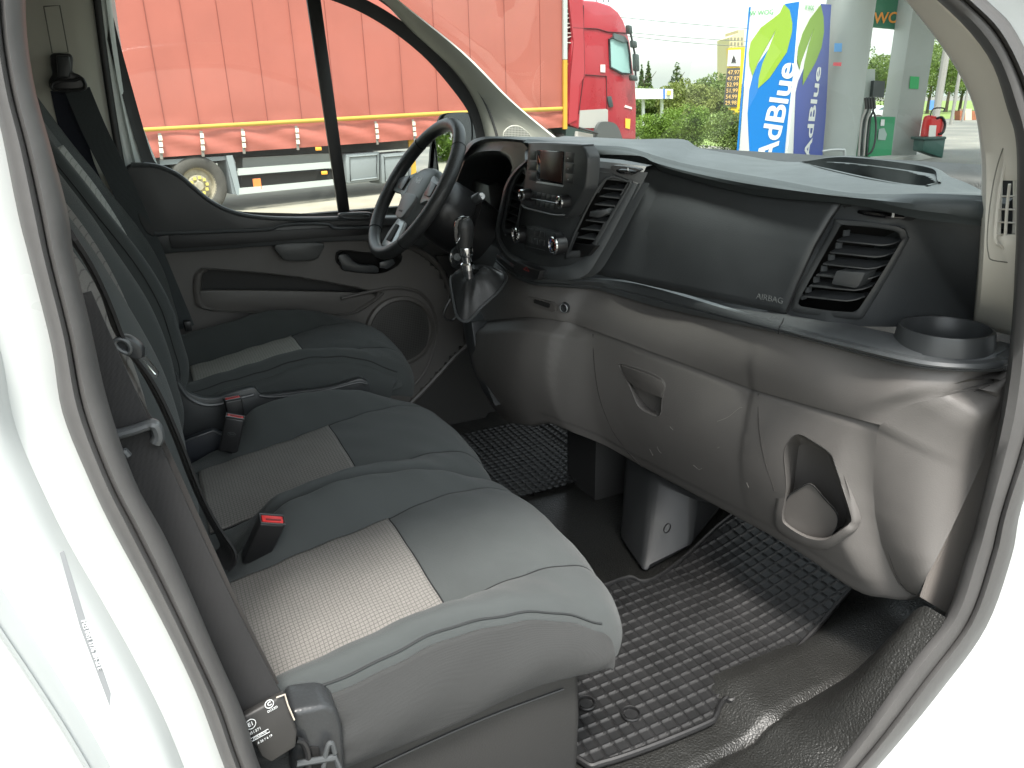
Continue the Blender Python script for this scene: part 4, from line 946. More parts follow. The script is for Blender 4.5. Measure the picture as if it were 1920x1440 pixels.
# recliner/anchor cover at the near rear corner
ac = MB(); pl = [A(x,y,y=.70) for x,y in ((545,1336),(612,1322),(632,1330),(642,1362),(648,1440),(645,1500),(545,1500),(548,1400))]
ac.prism(pl, (0,.05,0)); ac.build('anchor_cover', mat('anchor_plastic', (.028,.030,.032), .33, bump=('voro', 300, .3, .001)), bench, bevel=.008, seg=4)
acv = bpy.data.objects['anchor_cover']
MB().prism([A(x,y,y=.697) for x,y in ((575,1402),(598,1403),(600,1420),(612,1440),(570,1450))], (0,.01,0)).build('anchor_slot', void, acv)
MB().tube(catmull([A(x,y,y=.692) for x,y in ((555,1388),(568,1392),(576,1410),(578,1440))],5), .004, 8).build('anchor_tongue', black, acv)
MB().tube([A(556,1432,y=.690), A(628,1420,y=.690), A(636,1440,y=.690)], .004, 8).build('anchor_edge', satin, acv)
MB().tube(catmull([A(x,y,y=.690) for x,y in ((606,1440),(614,1400),(622,1394),(628,1412))],5), .003, 8).build('anchor_loop', satin, acv)
# buckles
def buckle(par, base, tipl, wdt, thick, yaw, face=None, logo=False):
    b = Vector(base); t = Vector(tipl); ax = (t-b).normalized(); e = Vector(yaw); e = (e-ax*e.dot(ax)).normalized(); n = ax.cross(e).normalized()
    R3 = Matrix((e, n, ax)).transposed(); L = (t-b).length
    o = MB().box((b+t)/2, (wdt, thick, L), R3).build('belt_buckle', black, par, bevel=.004, seg=3)
    MB().box(t+ax*.0005, (wdt*.82, thick*.62, .005), R3).build('release_button', red_p, o, bevel=.001)
    MB().box(t+ax*.0032-n*thick*.12+e*wdt*.02, (wdt*.58, thick*.15, .0016), R3).build('buckle_slot', mat('dark_red', (.16,.01,.012), .4), o)
    lip = MB(); cw, ct = wdt/2*.94, thick/2*.9
    lip.tube([t+e*a*cw+n*c*ct+ax*.002 for a, c in ((-1,-1),(1,-1),(1,1),(-1,1))], .0014, 6, closed=True); lip.build('buckle_lip', satin, o)
    if logo:
        f_ = face or -1
        q = (b+t)/2+n*(thick/2+.0006)*f_+ax*.004
        ov = [q+e*.0085*math.cos(a)+ax*.0045*math.sin(a) for a in [i*math.pi/12 for i in range(24)]]
        MB().tube(ov, .0004, 5, closed=True).build('badge_ring', satin, o)
        text('Ford', q, e if f_ < 0 else -e, ax, .006, satin, o)
    return o
vx = Vector((1,0,0))
buckle(bench, A(455,860,y=1.70), A(436,746,y=1.70)+Vector((0,0,-.002)), .038, .020, (1,.1,-.25))
buckle(bench, A(428,846,y=1.60), A(441,782,y=1.60), .040, .021, (1,-.2,-.22), logo=True)
buckle(bench, A(474,1040,y=1.15)+Vector((.0,0,-.01)), A(510,975,y=1.12), .042, .022, (1,.0,-.18))
dseat = thing('driver_seat', 'single charcoal driver seat with ribbed beige insert, farthest from the open doorway', 'seat', (.25, 2.0, 0))
rD, rbD = seat(dseat, 2.01, .030, .052, False, False, stripe, bprof=bD)
sp = []
for i in range(14, 84):
    top_ = surf_pt(rD, 2.01, -.2365, i); nn = cprof[i][1]
    sp.append([Vector((top_.x, top_.y-.003-.012*math.sin(math.pi*k/9), top_.z))-nn*(.005+.16*k/9) for k in range(10)])
MB().grid(sp).build('cushion_side', fabric, dseat, sharp=70, solid=.004)
MB().prism([Vector((x,1.79,z)) for x,z in ((-.25,.3),(.50,.3),(.50,.0),(-.25,.0))], (0,.44,0)).build('seat_base', black, dseat, bevel=.01)
# side shield between the driver seat and the bench
shd = catmull([A(x,y,y=1.735) for x,y in ((330,700),(345,728),(368,744),(400,748),(440,736),(476,728),(486,736),(500,741),(560,734),(620,726),(668,712),(682,712),(694,728),(680,800),(560,850),(420,860),(330,840))],4)
MB().prism(shd, (0,.02,0)).build('side_shield', smooth_dark, dseat, bevel=.004)
ss = bpy.data.objects['side_shield']
MB().tube(catmull([A(x,y,y=1.730) for x,y in ((332,716),(350,742),(375,757),(405,759),(445,748),(476,740))],5), .004, 8).build('shield_lip', satin, ss)
MB().tube(catmull([A(x,y,y=1.732) for x,y in ((486,742),(520,744),(600,734),(668,718),(688,720))],5), .0035, 8).build('shield_lip', smooth_dark, ss)
# small storage tray beside the bench
tp = [A(x,y,y=1.675) for x,y in ((338,830),(362,820),(398,807),(408,808),(440,828),(470,846),(470,880),(338,900))]
MB().prism(tp, (0,.02,0)).build('side_tray', mat('tray_plastic', (.018,.021,.028), .45), bench, bevel=.003)
MB().tube([A(x,y,y=1.672) for x,y in ((340,831),(362,821),(400,808),(436,826))], .002, 6).build('tray_lip', satin, bpy.data.objects['side_tray'])
# ================================================================== SEAT BELTS
bo = thing('seat_belt', 'dark grey outer passenger belt hanging down beside the open doorway to the near seat corner', 'seat belt', A(520,1330,y=.68))
bl = catmull([A(x,y,y=yy) for x,y,yy in ((115,560,.74),(175,690,.735),(250,850,.725),(325,1010,.715),(400,1160,.705),(470,1290,.695),(500,1345,.69))],8)
MB().ribbon(bl, (-.22,-1,.12), .050, .0016).build('webbing', webbing, bo)
MB().ribbon([p+Vector((.0,.006,0)) for p in catmull([A(x,y,y=yy) for x,y,yy in ((190,760,.735),(250,862,.725),(330,1030,.715),(402,1180,.705),(470,1310,.695))],8)], (-.22,-1,.12), .064, .0016).build('webbing', mat('belt_webbing_brown', (.024,.022,.021), .75, extra=weave(300)), bo)
# printed sleeve at the belt foot
def TP(px, py, o=0.): return APL(px, py, A(500,1360,y=.672)+Vector((0,-o,0)), Vector((.15,-1,.25)))
tg = [TP(x,y) for x,y in ((455,1346),(535,1302),(548,1345),(558,1372),(555,1402),(508,1432),(490,1420),(472,1385))]
MB().prism(tg, (0,.010,0)).build('belt_sleeve', mat('sleeve_cloth', (.022,.021,.020), .55, var=.1, varscale=30), bo, bevel=.003, seg=3)
bs = bpy.data.objects['belt_sleeve']; wm = mat('print_white', (.62,.64,.64), .6)
ux = TP(540,1310,.002)-TP(480,1343,.002); uy = TP(460,1340,.002)-TP(480,1385,.002)
def prn(t, px, py, size, bold=0): text(t, TP(px,py,.0012), ux, uy, size, wm, bs, depth=.0002, bold=bold)
def circ(px, py, r): 
    c0 = TP(px,py,.0014); e1_ = ux.normalized(); e2_ = (uy-e1_*uy.dot(e1_)).normalized()
    MB().tube([c0+e1_*r*math.cos(a)+e2_*r*math.sin(a) for a in [i*math.pi/10 for i in range(20)]], .00045, 5, closed=True).build('print_ring', wm, bs)
prn('E1', 470, 1358, .0062, .02); circ(470, 1358, .0052)
prn('C', 505, 1320, .006, .02); circ(505, 1320, .0044)
prn('DCEZD', 511, 1330, .0034)
prn('051371', 478, 1371, .0045); prn('AIRBAG', 487, 1378, .0042); prn('8 28 7 6 19', 497, 1386, .0034)
fr_ = [TP(x,y,.0014) for x,y in ((470,1385),(503,1367),(506,1372),(473,1390))]
MB().tube(fr_, .00035, 5, closed=True).build('print_frame', wm, bs)
MB().tube([TP(x,y,.003) for x,y in ((518,1308),(534,1302),(540,1322),(552,1350))], .0009, 5).build('frayed_thread', mat('thread_cream', (.4,.36,.30), .9), bs)
# centre belt with tongue: thin twisted belt in front of the near back rest
bi = thing('seat_belt', 'narrow folded middle belt with silver latch tongue in front of the near backrest', 'seat belt', A(415,1040,y=1.1))
pth = [(128,440,.80),(165,515,.84),(205,585,.89),(233,636,.92),(262,690,.96),(300,770,1.0),(345,860,1.05),(385,945,1.09),(412,1005,1.11),(421,1035,1.12),(416,1052,1.13)]
c = catmull([A(x,y,y=yy) for x,y,yy in pth],8)
for k_, (dxx, dyy) in enumerate(((0,0),(.004,-.006))):
    MB().ribbon([p+Vector((dxx+.004*math.sin(i*.2), dyy, 0)) for i, p in enumerate(c)], (-.55,-.35,.2), [.014+.022*sm((i/len(c)-.72)/.2) for i in range(len(c))], .0035).build('webbing', webbing, bi)
lt = A(248,655,y=.91)
MB().prism(catmull([A(x,y,y=.905) for x,y in ((212,640),(218,632),(238,632),(262,650),(266,664),(262,674),(238,668),(216,656)) ],3,True), (.004,.010,0)).build('latch_plate', mat('latch_plastic', (.028,.030,.032), .35), bi, bevel=.002)
lpt = bpy.data.objects['latch_plate']
MB().tube(catmull([A(x,y,y=.903) for x,y in ((214,644),(222,636),(236,640),(244,652),(240,662),(224,656))],4,True), .0028, 8, closed=True).build('latch_loop', satin, lpt)
tq = [A(x,y,y=.905) for x,y in ((262,672),(272,668),(297,698),(295,708),(289,708))]; ti = [A(x,y,y=.905) for x,y in ((268,676),(274,676),(293,700),(292,703),(289,701))]
MB().ring(tq, ti, (.001,.0022,0)).build('latch_tongue', chrome, lpt)
# guide hook on the pillar side of the near seat
MB().tube(catmull([A(x,y,y=.715) for x,y in ((205,816),(225,813),(255,805),(283,796),(293,802),(297,818),(292,830))],6), [.006]*18+[.007]*19, 10, flat=.8).build('hook', satin, bo)
MB().tube([A(x,y,y=.716) for x,y in ((222,850),(234,847),(240,855))], .004, 8).build('hook', satin, bo)
# driver belt on the far pillar
bd = thing('seat_belt', 'driver belt with black height adjuster on the far pale pillar', 'seat belt', A(340,620,y=2.28))
MB().ribbon(catmull([A(x,y,y=yy) for x,y,yy in ((145,168,2.27),(180,250,2.26),(225,340,2.26),(262,420,2.265),(305,520,2.27),(345,615,2.275))],8), (-.1,-1,.05), .058, .002).build('webbing', mat('belt_webbing_far', (.040,.047,.050), .7, extra=weave(300)), bd)
MB().ribbon(catmull([A(x,y,y=yy) for x,y,yy in ((120,170,2.29),(135,240,2.29),(150,300,2.295),(168,345,2.295),(190,400,2.3))],8), (-.1,-1,.05), .060, .002).build('webbing', web_navy, bd)
hz_ = MB().prism([A(x,y,y=2.255) for x,y in ((93,103),(100,99),(132,100),(137,108),(135,135),(150,140),(161,152),(163,163),(155,170),(108,174),(92,165),(90,152),(98,138),(94,120))], (0,.02,0)).build('height_adjuster', black, bd, bevel=.006, seg=3)
MB().prism([A(x,y,y=2.247) for x,y in ((104,103),(130,104),(133,122),(131,146),(108,146))], (0,.02,0)).build('adjuster_button', smooth_dark, hz_, bevel=.005, seg=3)
MB().tube(catmull([A(x,y,y=2.25) for x,y in ((98,158),(110,152),(140,150),(152,146),(160,158),(155,168),(120,170),(100,168))],4,True), .004, 8, closed=True).build('belt_loop', black, hz_)
MB().box(A(352,611,y=2.25), (.02,.02,.03)).build('belt_end', black, bd, bevel=.003)
# ================================================================== STEERING WHEEL, LEVER
WC = Vector((.65, 1.95, .877)); wa = math.radians(35)
wu = Vector((0,1,0)); wn = Vector((-math.cos(wa), 0, math.sin(wa))); ww = wn.cross(wu)          # normal faces the driver
if ww.z < 0: ww = -ww
sw = thing('steering_wheel', 'black leather three-spoke steering wheel with oval badge on its hub', 'steering wheel', WC)
def WP(u, v, n=0.): return WC+wu*u+ww*v+wn*n
def arc(a0, a1, n=40, r=.192): return [WP(r*math.cos(math.radians(a0+(a1-a0)*i/n)), r*math.sin(math.radians(a0+(a1-a0)*i/n))) for i in range(n+1)]
R_T = .0175
MB().tube(arc(0,360,96)[:-1], R_T, 14, closed=True).build('rim', leather, sw, sharp=80)
rim_ = bpy.data.objects['rim']
for a0, a1 in ((-48, 42), (138, 228)): MB().tube(arc(a0,a1,40), R_T+.0008, 14).build('grip', leather_p, rim_, sharp=80)
for a in (42, 138, 228, 312): MB().tube(arc(a-.3,a+.3,2), R_T+.0014, 14).build('rim_joint', seam, rim_)
# hub
hubp = [(-.085,.035),(-.07,.058),(-.035,.070),(0,.073),(.035,.070),(.07,.058),(.085,.035),(.082,.0),(.066,-.040),(.04,-.085),(.025,-.098),(-.025,-.098),(-.04,-.085),(-.066,-.040),(-.082,0)]
hl = catmull([WP(u,v,-.03) for u,v in hubp],4,True); h0 = WP(0,-.01,-.03)
def hubrow(k, n): return [h0+(p-h0)*k+wn*n for p in hl]
mb = MB(); q_ = hubrow(.30, .033); mb.grid([hubrow(.96,-.03), hubrow(1.0,0), hubrow(.985,.010), hubrow(.93,.020), hubrow(.75,.028), hubrow(.5,.032), q_], cv=True); mb.add(q_, [tuple(range(len(q_)))])
mb.build('hub', mat('hub_satin', (.15,.165,.17), .45), sw, sharp=60)
hub = bpy.data.objects['hub']
ov = [WP(.030*math.cos(a), .022+.0125*math.sin(a), .0015) for a in [i*math.pi/16 for i in range(32)]]
bd_ = MB().prism(ov, wn*-.003).build('badge', silver, hub)
ov2 = [WP(.0265*math.cos(a), .022+.010*math.sin(a), .0021) for a in [i*math.pi/16 for i in range(32)]]
MB().prism(ov2, wn*-.003).build('badge_field', mat('badge_field', (.16,.20,.22), .25), bd_)
text('Ford', WP(0,.022,.0026), -wu, ww, .021, silver, bd_, bold=.01)
text('AIRBAG', WP(0,-.070,.0045), -wu, ww, .007, smooth_dark, hub, depth=.001)
lo_ = catmull([WP(u,v,-.014+.0) for u,v in ((-.05,-.02),(.05,-.02),(.042,-.06),(.026,-.086),(-.026,-.086),(-.042,-.06))],3,True)
MB().prism(lo_, wn*.018).build('hub_lower', mat('hub_grey', (.13,.135,.138), .45), hub, bevel=.004)
for s in (-1, 1):
    sp_ = catmull([WP(s*u,v,-.018) for u,v in ((.060,.045),(.105,.036),(.180,.020),(.182,-.018),(.11,-.022),(.070,-.030))],3,True)
    spk = MB().prism(sp_, wn*.014-wn*.0).build('spoke', mat('spoke_grey', (.17,.18,.185), .35), sw, bevel=.004)
    MB().prism([WP(s*u,v,-.002) for u,v in ((.085,.030),(.135,.024),(.135,-.010),(.090,-.012))], wn*.004).build('spoke_button', black, spk, bevel=.002)
spk = MB().prism(catmull([WP(u,v,-.020) for u,v in ((-.03,-.09),(.03,-.09),(.045,-.178),(-.045,-.178))],2,True), wn*.012).build('spoke', silver, sw, bevel=.003)
MB().prism([WP(u,v,-.007) for u,v in ((-.014,-.105),(.014,-.105),(.02,-.155),(-.02,-.155))], wn*.002).build('spoke_opening', void, spk, bevel=.0008)
# column and stalk
cl = MB(); c0 = WC-wn*.05; ring_ = []
for k, (d, a, b) in enumerate(((.045,.055,.05),(.06,.072,.07),(.10,.080,.078),(.16,.080,.08),(.24,.075,.075))):
    ring_.append([WC-wn*d+wu*a*math.cos(t)+ww*b*math.sin(t)*(1 if math.sin(t) > 0 else 1.25) for t in [i*math.pi/12 for i in range(24)]])
cl.grid(ring_, cv=True); cl.add(ring_[0], [tuple(range(24))]); cl.build('steering_column', black, db, sharp=50)
st_ = bpy.data.objects['steering_column']
sx = A(860,412,y=1.86); e_ = A(898,372,y=1.76)
MB().tube(catmull([WC-wn*.09+wu*-.05, sx+Vector((.02,0,-.03)), A(893,400,y=1.79), e_],5), [.012]*5+[.0085]*6+[.008]*5, 10).build('wiper_stalk', black, st_)
MB().tube([A(888,376,y=1.765), A(902,368,y=1.75)], .0125, 14).build('stalk_end', smooth_dark, st_, bevel=.002)
MB().lathe(A(903,368,y=1.748), (e_-Vector(CAM)), [(.001,-.001),(.008,-.001),(.009,.002)], 20).build('stalk_button', silver, st_)
ig = A(858,482,y=1.86); ign = Vector((-.9,-.35,.3)).normalized()
MB().lathe(ig, ign, [(.034,-.02),(.031,.002),(.024,.004),(.021,.0),(.014,-.006),(.001,-.008)], 32).build('ignition_lock', smooth_dark, db, sharp=30)
il = bpy.data.objects['ignition_lock']
MB().lathe(ig+ign*.003, ign, [(.0225,.0),(.0240,.002),(.0255,0)], 28).build('lock_ring', chrome, il)
MB().lathe(ig+ign*.001, ign, [(.001,.004),(.009,.004),(.010,-.004)], 20).build('key_barrel', silver, il)
# gear lever
gl = thing('gear_lever', 'gear lever with black knob, chrome collar and wrinkled leather boot on the console', 'gear lever', A(890,560,y=1.72))
gk = [(874,411),(884,405),(892,404),(890,404)]
kc = [A(x,y,y=1.71) for x,y in ((872,478),(871,462),(871,440),(870,424),(869,412),(869,406))]
rad = [.012,.0165,.0205,.0215,.017,.006]
kn = MB(); rk = []
for p, r in zip(catmull(kc,4), resample([Vector((r,0,0)) for r in rad], 21)):
    pass
rr_ = np.interp(np.linspace(0,5,21), range(6), rad)
kn.tube(catmull(kc,4), [float(v) for v in rr_], 16, flat=1.15).build('gear_knob', leather, gl, sharp=80)
gkn = bpy.data.objects['gear_knob']
capc = [A(x,y,y=1.70) for x,y in ((853,420),(858,411),(868,406),(878,407),(866,416),(864,430),(862,448),(855,455),(852,438))]
MB().prism(catmull(capc,4,True), (.003,.02,0)).build('knob_cap', gloss, gkn, bevel=.003, seg=3)
MB().tube(catmull([A(x,y,y=1.697) for x,y in ((879,407),(868,413),(863,428),(862,446),(856,456))],5), .0012, 6).build('knob_trim', chrome, gkn)
MB().lathe(A(874,478,y=1.71), (A(878,520,y=1.72)-A(873,470,y=1.71)), [(.001,-.022),(.0165,-.022),(.0175,-.02),(.017,-.002),(.0165,.0),(.013,.003),(.0125,.018),(.0165,.022),(.018,.036),(.014,.038),(.012,.06)], 28).build('lever_collar', chrome, gl, sharp=35)
MB().tube([A(876,486,y=1.712), A(882,520,y=1.72)], .0085, 12).build('lever_shaft', smooth_dark, gl)
# boot: folded leather pyramid
bb = [(845,520),(850,560),(858,592),(878,600),(905,572),(935,545),(950,520),(940,508),(900,505),(862,512)]
bx = [1.80,1.76,1.72,1.70,1.69,1.69,1.72,1.78,1.84,1.84]
base = catmull([A(x,y,y=yy) for (x,y),yy in zip(bb,bx)],6,True); n = len(base); tipc = A(889,505,y=1.74)
bt_ = MB(); rws = []
for k in range(9):
    t = k/8.; row = []
    for i, p in enumerate(base):
        a = 2*math.pi*i/n; fold = 1+(.26*t*(1-t)*4*.6)*math.sin(a*4+.8)+.09*math.sin(a*9+t*3)*t*(1-t)*4
        q = p.lerp(tipc, min(.86, t**.8*.86)); q = tipc+(q-tipc)*fold; q = q+Vector((-.004,-.006,.014))*math.sin(math.pi*t)
        row.append(q)
    rws.append(row)
bt_.grid(rws, cv=True); bt_.build('leather_boot', leather, gl, sharp=80)
MB().tube(catmull([p+Vector((-.002,-.003,-.002)) for p in [A(x,y,y=yy-.004) for (x,y),yy in zip(bb,bx)]],4,True), .0035, 8, closed=True).build('boot_frame', satin, gl)
bc = [A(x,y,y=1.74) for x,y in ((898,512),(906,500),(918,498),(935,506),(946,514),(930,524),(912,520))]
MB().prism(catmull(bc,3,True), (.01,.02,-.01)).build('boot_fold', leather, bpy.data.objects['leather_boot'], bevel=.004)
# cable loop under the boot
MB().tube(catmull([A(x,y,y=1.78) for x,y in ((845,560),(833,585),(836,598),(850,600),(856,590))],5), .003, 6).build('cable_loop', black, gl)
# ================================================================== FLOOR MATS
fm = thing('floor_mat', 'black rubber floor mat with raised square grid in the near footwell', 'floor mat', (.9, 1.05, 0))
def mz(x, y): return .010+.10*sm((x-1.0)/.5)+.012*sm((y-1.2)/.08)
mo = [A(x,y,z=.02) for x,y in ((1095,1424),(1130,1425),(1220,1395),(1325,1352),(1342,1338),(1350,1318),(1362,1305),(1400,1292),(1592,1132),(1600,1105),(1560,1050),(1450,1000),(1402,985),(1340,1010),(1225,1082),(1180,1082),(1140,1095),(1080,1120),(1000,1200),(1020,1350))]
mo[9:12] = [Vector((1.33,.93,.02)), Vector((1.36,1.1,.02)), Vector((1.33,1.28,.02))]
mpoly = [(p.x, p.y) for p in mo]
cell = .0258
xs = [.40+cell/8*i for i in range(304)]; ys = [.78+cell/8*i for i in range(164)]
def mat_pt(x, y):
    gx = abs(((x-.40)/cell) % 1-.5)*2; gy = abs(((y-.78)/cell) % 1-.5)*2
    w1 = 1 if gx > .87 else 0; w2 = 1 if gy > .87 else 0
    h = .0032 if (w1 or w2) else 0
    wob = .004*math.sin(x*9+y*5)
    return Vector((x+.002*math.sin(y*22), y+.006*math.sin(x*6+1), mz(x,y)+h+wob*.4))
MB().grid([[mat_pt(x, y) for y in ys] for x in xs], skip=lambda p: not inpoly((p.x, p.y), mpoly)).build('mat_sheet', rubber, fm, sharp=50)
edge = [Vector((p.x, p.y, mz(p.x,p.y)+.003)) for p in catmull(mo,5,True)]
MB().tube(edge, .0052, 8, closed=True, flat=1.3).build('mat_rim', rubber, fm)
for (px, py) in ((1183,1337),(1099,1317)):
    q = A(px,py,z=.016); MB().lathe(q, (0,0,1), [(.001,-.002),(.012,-.002),(.0125,-.006),(.015,-.006),(.016,.001),(.0175,.0015),(.019,-.001)], 28).build('mat_stud', rubber, fm, sharp=30)
m2_ = thing('floor_mat', 'black dotted rubber mat deep in the driver footwell', 'floor mat', (.98, 2.0, 0))
mb = MB(); cl_ = .022
xs = [.55+cl_/4*i for i in range(120)]; ys = [1.72+cl_/4*i for i in range(90)]
mb.grid([[Vector((x, y, .014+(.004 if abs(((x-.5)/cl_) % 1-.5) > .34 or abs((y/cl_) % 1-.5) > .34 else 0)+.25*max(0,x-1.1))) for y in ys] for x in xs]); mb.build('mat_sheet', mat('wet_rubber', (.014,.014,.014), .5), m2_)
# ================================================================== FAR DOOR
dr = thing('driver_door', 'closed driver door with side window, grey trim, speaker and dark armrest rail', 'door', (.5, 2.35, -.1))
def DY(pts, y, n=5, cl=False): return catmull([A(a,b,y=y) for a,b in pts], n, cl)
# lower grey trim panel as a sheet with recessed bin
top_e = [(236,300),(240,330),(262,400),(292,470),(330,470),(450,462),(600,452),(690,450),(760,462),(815,490),(850,560),(868,620)]
gp = MB()
pl = [(150,440),(300,468),(450,462),(600,452),(690,450),(770,465),(822,505),(845,560),(865,600),(872,640),(850,665),(800,720),(760,760),(300,760),(150,700)]
gm = grey
binh = [(372,520),(383,508),(400,505),(560,520),(700,546),(716,552),(690,572),(650,590),(560,588),(400,582),(372,560)]
sheet = []
for j in range(60):
    yy = 445+j*6; sheet.append([A(140+9*i, yy, y=2.305+.012*math.sin(i*.05)) for i in range(84)])
hnd = [(632,488),(640,470),(700,475),(745,470),(752,490),(728,508),(700,513),(650,508),(640,500)]
sheet = [[(p if inpoly(PROJ(p), pl) else p) for p in r] for r in sheet]
_dm = holed(MB(), sheet, [smooth_poly(binh,3), smooth_poly(hnd,3)]); _k = [i for i, f in enumerate(_dm.f) if inpoly(PROJ(sum((_dm.v[q] for q in f), Vector())/4), pl)]; _dm.f = [_dm.f[i] for i in _k]; _dm.m = [_dm.m[i] for i in _k]
_dm.build('door_trim', gm, dr)
dt = bpy.data.objects['door_trim']
def recess(poly, y0, y1, m, mfloor, name, par, n=3, lip=.003):
    o = DY(poly, y0, n, True); cc = sum(o, Vector())/len(o); i_ = [cc+(p-cc)*.97+Vector((0,.0,0)) for p in o]; dd_ = [Vector((p.x, y1, p.z)) for p in [cc+(p-cc)*.93 for p in o]]
    mb = MB(); mb.grid([[cc+(p-cc)*1.04+Vector((0,.004,0)) for p in o], [p+Vector((0,-lip,0)) for p in o], i_, dd_], cv=True); r = mb.build(name, m, par, sharp=60)
    MB().add(dd_, [tuple(range(len(dd_)))]).build(name+'_floor', mfloor, r); return r
MB().prism([Vector((x,2.372,z)) for x,z in ((-.35,-.15),(1.35,-.15),(1.35,.72),(.9,.78),(.3,.78),(-.35,.95))], (0,.03,0)).build('outer_skin', mat('skin_dark', (.04,.04,.04), .6), dr)
MB().tube(DY([(690,450),(770,463),(824,503),(848,560),(868,600),(875,642),(852,668),(802,723),(762,763)],2.303,6), .010, 8).build('trim_edge', grey_s, dt)
r0 = recess(binh, 2.303, 2.36, grey_s, mat('bin_black', (.012,.012,.012), .6), 'door_bin', dt)
MB().prism(DY([(372,552),(384,545),(560,546),(700,552),(690,572),(650,590),(560,588),(400,582),(374,565)],2.312,3,True), (0,.02,0)).build('bin_wall', grey, r0, bevel=.004)
r1 = recess(hnd, 2.300, 2.35, mat('deep_grey_plastic', (.035,.034,.033), .55), void, 'handle_recess', dt)
MB().prism(DY([(634,480),(650,476),(664,490),(680,497),(705,498),(708,512),(650,508),(640,498)],2.285,3,True), (0,.014,0)).build('door_handle', smooth_dark, dr, bevel=.004)
MB().prism(DY([(712,492),(738,486),(741,494),(727,505),(712,503)],2.288,1,True), (0,.012,0)).build('lock_button', satin, dr, bevel=.002)
# armrest rail and upper trim
rail = [(290,440),(292,468),(330,472),(450,466),(600,454),(690,451),(740,455),(740,420),(690,413),(560,420),(400,432)]
MB().prism(DY([(255,425),(288,474),(330,474),(450,466),(600,455),(690,452),(750,458),(800,462),(800,425),(690,412),(560,420),(400,428)],2.275,3,True), (0,.05,0)).build('armrest_rail', smooth_dark, dr, bevel=.006)
ar = bpy.data.objects['armrest_rail']
MB().prism(DY([(317,444),(330,440),(450,436),(560,430),(690,424),(700,428),(690,440),(600,446),(450,458),(335,466),(322,460)],2.270,3,True), (0,.01,0)).build('rail_pocket', mat('pocket_dark', (.012,.012,.013), .5), ar, bevel=.002)
MB().prism(DY([(518,458),(604,456),(602,475),(590,488),(540,490),(524,478)],2.268,3,True), (0,.02,0)).build('pull_cup', mat('cup_grey', (.06,.062,.062), .45), ar, bevel=.006)
# upper trim : sail panel + sill
sailp = [(236,322),(241,311),(255,308),(295,312),(330,326),(360,350),(392,375),(430,394),(480,406),(560,410),(700,408),(800,408),(800,424),(690,424),(640,424),(625,428),(600,418),(560,418),(530,422),(510,432),(450,436),(330,440),(285,444),(262,418),(244,360)]
mbp = MB(); po = DY(sailp, 2.262, 3, True); mbp.prism(po, (0,.06,0)); mbp.build('upper_trim', mat('door_upper_plastic', (.030,.032,.034), .42, var=.05), dr, bevel=.008, seg=4)
ut = bpy.data.objects['upper_trim']
MB().tube(DY([(246,309),(292,311),(332,327),(362,351),(394,377),(432,396),(482,407),(560,411),(700,410)],2.262,6), .0062, 8).build('trim_crest', satin, ut)
MB().tube(DY([(290,438),(400,434),(500,430),(522,424),(552,420),(612,420),(632,428),(700,426)],2.262,6), .005, 8).build('trim_step', satin, ut)
MB().prism(DY([(636,402),(650,399),(690,398),(700,402),(698,411),(645,411)],2.245,3,True), (0,.02,-.0)).build('mirror_switch', smooth_dark, ut, bevel=.002)
MB().tube(DY([(641,405),(655,402),(685,402),(694,406),(685,409),(650,409)],2.243,3,True), .0018, 6, closed=True).build('switch_ring', satin, ut)
# speaker
spc = A(752,622,y=2.30); 
MB().lathe(spc, (0,-1,0), [(.125,-.01),(.118,.004),(.108,.006),(.103,.001)], 48).build('speaker_ring', grey_s, dr, sharp=40)
def perf2(m, N, L, b, tc):
    t = N.new('ShaderNodeTexVoronoi'); t.inputs['Scale'].default_value = 170; t.inputs['Randomness'].default_value = 0; L.new(tc.outputs['Object'], t.inputs[0])
    r = N.new('ShaderNodeMapRange'); r.inputs[1].default_value = .25; r.inputs[2].default_value = .38; L.new(t.outputs['Distance'], r.inputs[0])
    c = N.new('ShaderNodeMix'); c.data_type = 'RGBA'; c.inputs[6].default_value = (.003,.003,.003,1); c.inputs[7].default_value = (.045,.044,.042,1); L.new(r.outputs[0], c.inputs[0]); L.new(c.outputs[2], b.inputs['Base Color'])
MB().lathe(spc, (0,-1,0), [(.001,.004),(.05,.0035),(.103,.001)], 48).build('speaker_grille', mat('speaker_mesh', (.04,.04,.04), .5, extra=perf2), bpy.data.objects['speaker_ring'])
# trim below/around speaker that curves to the floor
MB().tube(DY([(640,560),(690,548),(740,540),(785,548),(812,580),(818,630),(800,690),(770,730)],2.300,6), .006, 8).build('trim_ridge', grey_s, dt)
MB().prism(DY([(818,480),(852,540),(872,600),(872,640),(835,690),(790,735),(740,800),(900,800),(960,650),(930,500)],2.335,2,True), (0,.02,0)).build('door_edge', mat('deep_grey_plastic', (.035,.034,.033), .55), dr)
# window frame and glass
wi = [(196,-60),(212,30),(252,180),(285,292),(302,310),(330,330),(362,356),(400,382),(436,394),(480,398),(560,400),(640,402),(700,400),(800,402),(850,395),(893,380),(897,330),(893,262),(880,215),(850,170),(800,112),(740,62),(680,25),(620,0),(560,-20),(480,-60)]
wo = [(172,-60),(190,30),(232,190),(266,300),(284,320),(318,342),(352,368),(394,396),(432,408),(480,412),(560,414),(640,414),(700,414),(800,414),(870,414),(915,395),(918,330),(912,258),(897,205),(868,155),(816,92),(755,42),(690,2),(625,-22),(565,-45),(480,-90)]
mb = MB(); mb.grid([DY(wo,2.345,4,True), [p+Vector((0,-.006,0)) for p in DY(wo,2.345,4,True)], DY([lerp2(a,b,.5) for a,b in zip(wo,wi)],2.348,4,True), DY(wi,2.352,4,True), DY(wi,2.372,4,True)], cv=True); mb.build('window_seal', seal_dark, dr, sharp=60)
